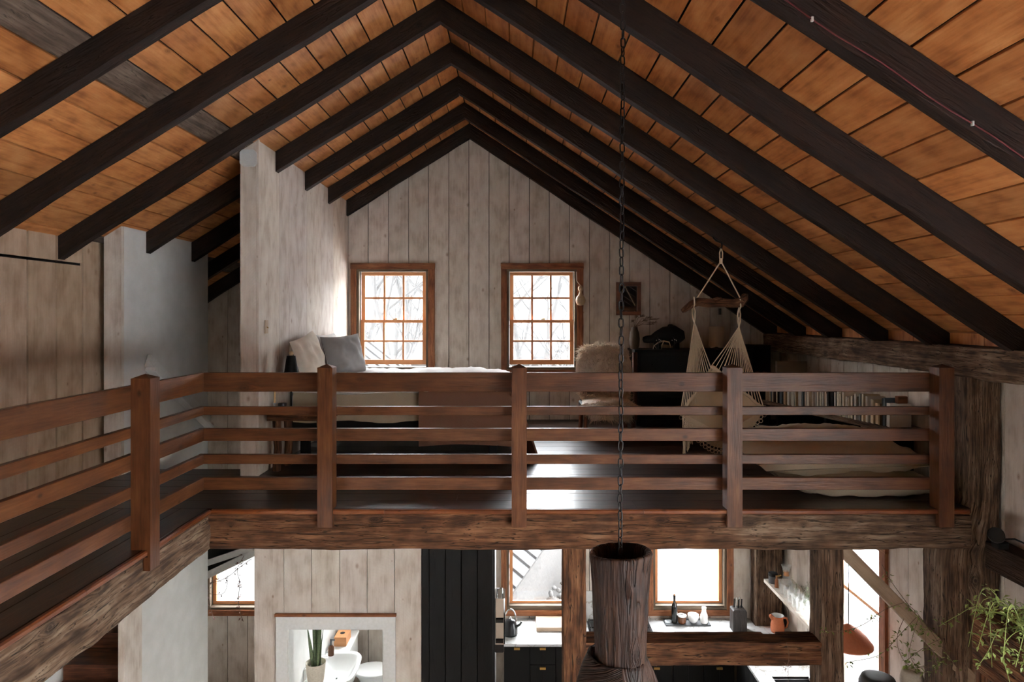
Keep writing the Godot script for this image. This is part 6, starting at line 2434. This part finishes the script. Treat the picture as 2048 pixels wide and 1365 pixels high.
func build_plants():
	# climbing vine wound round the knee brace
	var t = thing("climbing_vine", E(2.9, -2.5, 4.75), "thin green vine wound round the knee brace", "plant")
	var s := sh()
	var lv := sh()
	strand(s, lv, [E(3.071, -2.455, 4.70), E(2.959, -2.285, 4.74), E(2.812, -2.081, 4.75), E(2.744, -2.009, 4.76), E(2.672, -1.876, 4.85), E(2.642, -1.788, 4.9)], 0.0022, 44, 0.029, 0.03)
	strand(s, lv, [E(2.812, -2.088, 4.75), E(2.669, -2.206, 4.72), E(2.531, -2.344, 4.72), E(2.324, -2.396, 4.72), E(2.304, -2.429, 4.75)], 0.0018, 28, 0.029, 0.02)
	strand(s, lv, [E(2.720, -2.002, 4.76), E(2.566, -2.033, 4.72), E(2.427, -2.130, 4.72), E(2.306, -2.188, 4.74), E(2.160, -2.188, 4.74), E(2.117, -2.190, 4.76)], 0.0018, 48, 0.026, 0.02)
	strand(s, lv, [E(2.703, -2.100, 4.73), E(2.641, -2.197, 4.70), E(2.648, -2.300, 4.7), E(2.710, -2.403, 4.7), E(2.830, -2.427, 4.7), E(2.961, -2.386, 4.7)], 0.0018, 40, 0.034, 0.03)
	strand(s, lv, [E(2.806, -2.084, 4.74), E(2.842, -2.189, 4.72), E(2.853, -2.293, 4.72), E(2.912, -2.317, 4.72)], 0.0016, 24, 0.031, 0.03)
	strand(s, lv, [E(2.813, -2.090, 4.74), E(2.750, -2.219, 4.71), E(2.727, -2.335, 4.7), E(2.796, -2.421, 4.7), E(2.968, -2.369, 4.7)], 0.0016, 48, 0.034, 0.04)
	strand(s, lv, [E(2.968, -2.214, 4.7), E(2.830, -2.283, 4.7), E(2.699, -2.386, 4.7), E(2.720, -2.438, 4.7), E(2.865, -2.455, 4.7), E(3.071, -2.369, 4.7)], 0.0016, 32, 0.031, 0.03)
	put(s, "stems", "dry_stem", t)
	put(lv, "leaves", "leaf_green", t).set_meta("kind", "stuff")
	# short trailing sprig on the cross rail
	t = thing("hanging_sprig", E(1.91, -2.32, 4.79), "short sprig hanging in front of the cross rail", "plant")
	s = sh()
	lv = sh()
	strand(s, lv, [E(1.889, -2.268, 4.74), E(1.906, -2.349, 4.73), E(1.899, -2.436, 4.73), E(1.902, -2.540, 4.73)], 0.0013, 10, 0.018, 0.015)
	strand(s, lv, [E(1.906, -2.391, 4.73), E(1.885, -2.433, 4.73), E(1.878, -2.471, 4.73)], 0.0013, 12, 0.02, 0.012)
	put(s, "stems", "dry_stem", t)
	put(lv, "leaves", "dry_leaf", t).set_meta("kind", "stuff")
	# bushy plant at the right edge, in a wooden trough on the girt side
	var at = E(2.53, -1.60, 3.42)
	t = thing("bushy_plant", at, "bushy light green plant spilling out at the lower right edge", "plant")
	s = sh()
	s.span(at + Vector3(-0.03, -0.32, 0.2), at + Vector3(0.34, -0.0, -0.3), 0.006)
	put(s, "planter", "warm_timber", t)
	s = sh()
	lv = sh()
	for k in 30:
		var b = at + Vector3(rng.randf_range(0.0, 0.25), 0.0, rng.randf_range(-0.25, 0.15))
		var reach = Vector3(rng.randf_range(-0.26, 0.05), rng.randf_range(-0.05, 0.2), rng.randf_range(-0.2, 0.2))
		var m = b + reach
		var e = m + Vector3(rng.randf_range(-0.12, 0.02), rng.randf_range(-0.32, 0.0), rng.randf_range(-0.1, 0.1))
		strand(s, lv, [b, b.lerp(m, 0.6) + Vector3(0, 0.05, 0), m, e], 0.0018, 26, 0.034, 0.03)
	put(s, "stems", "leaf_green", t)
	put(lv, "leaves", "leaf_green", t).set_meta("kind", "stuff")
	# stand that carries the planter
	t = thing("planter_stand", Vector3(at.x + 0.15, 0, at.z), "tall wooden stand below the bushy plant", "stand")
	for e in [[0.0, 0.17], [0.31, 0.17], [0.0, -0.27], [0.31, -0.27]]:
		s = sh()
		s.span(Vector3(at.x + e[0] - 0.02, 0, at.z + e[1] - 0.02), Vector3(at.x + e[0] + 0.02, at.y - 0.321, at.z + e[1] + 0.02), 0.003)
		put(s, "leg", "warm_timber", t)
	# dried vine on the stair window
	t = thing("dried_vine", E(-3.7, -3.3, 8.25), "dried brown vine trailing across the stair window", "dried plant")
	s = sh()
	lv = sh()
	strand(s, lv, [E(-3.202, -2.965, 8.325), E(-3.342, -3.068, 8.325), E(-3.452, -3.159, 8.325), E(-3.586, -3.233, 8.325), E(-3.708, -3.257, 8.325)], 0.003, 30, 0.035, 0.03)
	strand(s, lv, [E(-3.293, -2.928, 8.325), E(-3.373, -3.099, 8.325), E(-3.348, -3.251, 8.325), E(-3.360, -3.464, 8.325), E(-3.342, -3.616, 8.325), E(-3.300, -3.732, 8.325)], 0.003, 34, 0.04, 0.03)
	strand(s, lv, [E(-3.488, -3.159, 8.325), E(-3.513, -3.342, 8.325), E(-3.586, -3.403, 8.325), E(-3.720, -3.391, 8.325)], 0.0025, 6, 0.03, 0.02)
	strand(s, lv, [E(-3.720, -3.281, 8.325), E(-3.708, -3.525, 8.325), E(-3.659, -3.708, 8.325)], 0.0025, 14, 0.035, 0.02)
	put(s, "stems", "dry_stem", t)
	put(lv, "leaves", "dry_leaf", t).set_meta("kind", "stuff")

# =============================== outside ==========================================

func grow(s: Sh, at: Vector3, dir: Vector3, l: float, r: float, level: int, rg: RandomNumberGenerator):
	var pts = [at]
	var d = dir
	var p = at
	for k in 4:
		d = (d + Vector3(rg.randf_range(-0.14, 0.14), rg.randf_range(-0.02, 0.12), rg.randf_range(-0.14, 0.14))).normalized()
		p += d * l / 4
		pts.append(p)
	s.tube(pts, [r, r * 0.86, r * 0.74, r * 0.6, r * 0.35], 6 if level < 2 else 4, false)
	if level < 3:
		for k in [6, 4, 3][level]:
			var q = rg.randf_range(0.3, 1.0)
			var i = mini(3, int(q * 4))
			var b = pts[i].lerp(pts[i + 1], q * 4 - i)
			var side = Vector3(rg.randf_range(-1, 1), rg.randf_range(0.1, 0.8), rg.randf_range(-1, 1)).normalized()
			grow(s, b, (d * 0.5 + side).normalized(), l * rg.randf_range(0.26, 0.42), r * 0.42, level + 1, rg)

func build_outside():
	var s := sh()
	s.span(Vector3(-90, -1.3, 60), Vector3(90, -1.0, -120), 0.001)
	tag(put(s, "snow_ground", "snow"), "snow covered ground outside the windows", "ground", "", "structure")
	# bare ground close to the house
	s = sh()
	s.span(Vector3(-7, -1.1, -9.1), Vector3(7, -0.985, -17.5), 0.001)
	tag(put(s, "bare_ground", "bare_ground"), "snow free ground below the gable windows", "ground", "", "structure")
	# wooded hillside that closes the view
	s = sh()
	var rows_ = []
	var fn := FastNoiseLite.new()
	fn.seed = 3
	fn.frequency = 0.03
	for r in 14:
		var row = PackedVector3Array()
		var q = r / 13.0
		for k in 40:
			var x = -75.0 + 150.0 * k / 39
			row.append(Vector3(x, -1.2 + 15.0 * pow(q, 0.8) + fn.get_noise_2d(x, q * 40) * 4.0 * q, -52.0 - 40.0 * q))
		rows_.append(row)
	rows_.reverse()
	s.grid(rows_, false)
	tag(put(s, "wooded_hill", "wooded_hill"), "wooded winter hillside behind the far barn", "hill", "", "structure")
	# long snowy barn roof far off, its ridge at eye height
	var t = thing("far_barn", V(0, -0.4, 42), "long low barn far outside the loft windows", "building")
	s = sh()
	s.prism(PackedVector2Array([Vector2(-42, -0.4), Vector2(-38, -0.4), Vector2(-38, 2.6), Vector2(-42, 2.6)]).duplicate(), -14, 16, Transform3D(Basis(Vector3(0, 0, 1), Vector3(0, 1, 0), Vector3(-1, 0, 0)), Vector3.ZERO))
	put(s, "barn_wall", "fieldstone", t)
	s = sh()
	s.prism(PackedVector2Array([Vector2(-43, 2.4), Vector2(-40, 4.55), Vector2(-37, 2.4), Vector2(-37, 2.65), Vector2(-40, 4.72), Vector2(-43, 2.65)]), -15, 17, Transform3D(Basis(Vector3(0, 0, 1), Vector3(0, 1, 0), Vector3(-1, 0, 0)), Vector3.ZERO))
	put(s, "barn_roof", "metal_roof", t)
	# stone outbuilding close to the kitchen window: a long wall going away, its ribbed roof rising to the left
	t = thing("stone_shed", V(0.2, -1.0, 11.5), "stone outbuilding with a ribbed metal roof outside the kitchen", "building")
	var along = Vector3(0.273, 0, -0.962)
	var rise = Vector3(-0.962 * 0.819, 0.574, -0.273 * 0.819)
	var eave = V(-0.15, 0.4, 10.45)
	s = sh()
	s.stick(eave + along * 0.1 + Vector3(-0.15, -0.75, 0), eave + along * 5.6 + Vector3(-0.15, -0.75, 0), 0.3, 1.4, 0.01)
	put(s, "shed_wall", "fieldstone", t)
	s = sh()
	var rc = eave + along * 2.85 + rise * 3.3
	s.bar(Transform3D(Basis(along, rise, along.cross(rise)), rc), Vector3(5.9, 6.6, 0.1), 0.01)
	var rf = put(s, "shed_roof", "metal_roof", t)
	for k in 13:
		s = sh()
		var b = eave + along * (0.05 + 0.46 * k)
		var up = along.cross(rise)
		if up.y < 0:
			up = -up
		s.stick(b + up * 0.07, b + rise * 6.6 + up * 0.07, 0.045, 0.05, 0.004, along)
		put(s, "roof_rib", "bark", rf)
	# dry stone field wall beside the shed
	t = thing("field_wall", V(0.75, -1.0, 11.6), "dry stone field wall running past the shed", "wall")
	s = sh()
	for k in 320:
		var q = rng.randf()
		var b = eave + along * (q * 6.0) + Vector3(0.45 + rng.randf_range(-0.25, 0.3), -1.4 + rng.randf() * 0.85, 0)
		s.ball(b, Vector3(rng.randf_range(0.04, 0.09), rng.randf_range(0.03, 0.06), rng.randf_range(0.04, 0.09)), 7, 5)
	put(s, "field_stones", "fieldstone", t).set_meta("kind", "stuff")
	# bare trees
	var rg := RandomNumberGenerator.new()
	rg.seed = 12
	var spots = [[-3.1, 20], [-5.6, 24.5], [-2.6, 25.5], [0.5, 23.5], [1.6, 19.5], [-4.6, 30], [-0.6, 30.5], [2.6, 30], [-7.6, 30], [-3.0, 35.5], [1.2, 36], [-6.2, 36.5], [4.6, 25.5], [5.4, 33]]
	for k in spots.size():
		s = sh()
		var h = rg.randf_range(6.5, 9.0)
		grow(s, V(spots[k][0], -1.05, spots[k][1]), Vector3(rg.randf_range(-0.08, 0.08), 1, 0), h, rg.randf_range(0.13, 0.22), 0, rg)
		tag(put(s, "bare_tree", "bark"), "bare pale winter tree outside the gable windows", "tree", "bare trees outside")
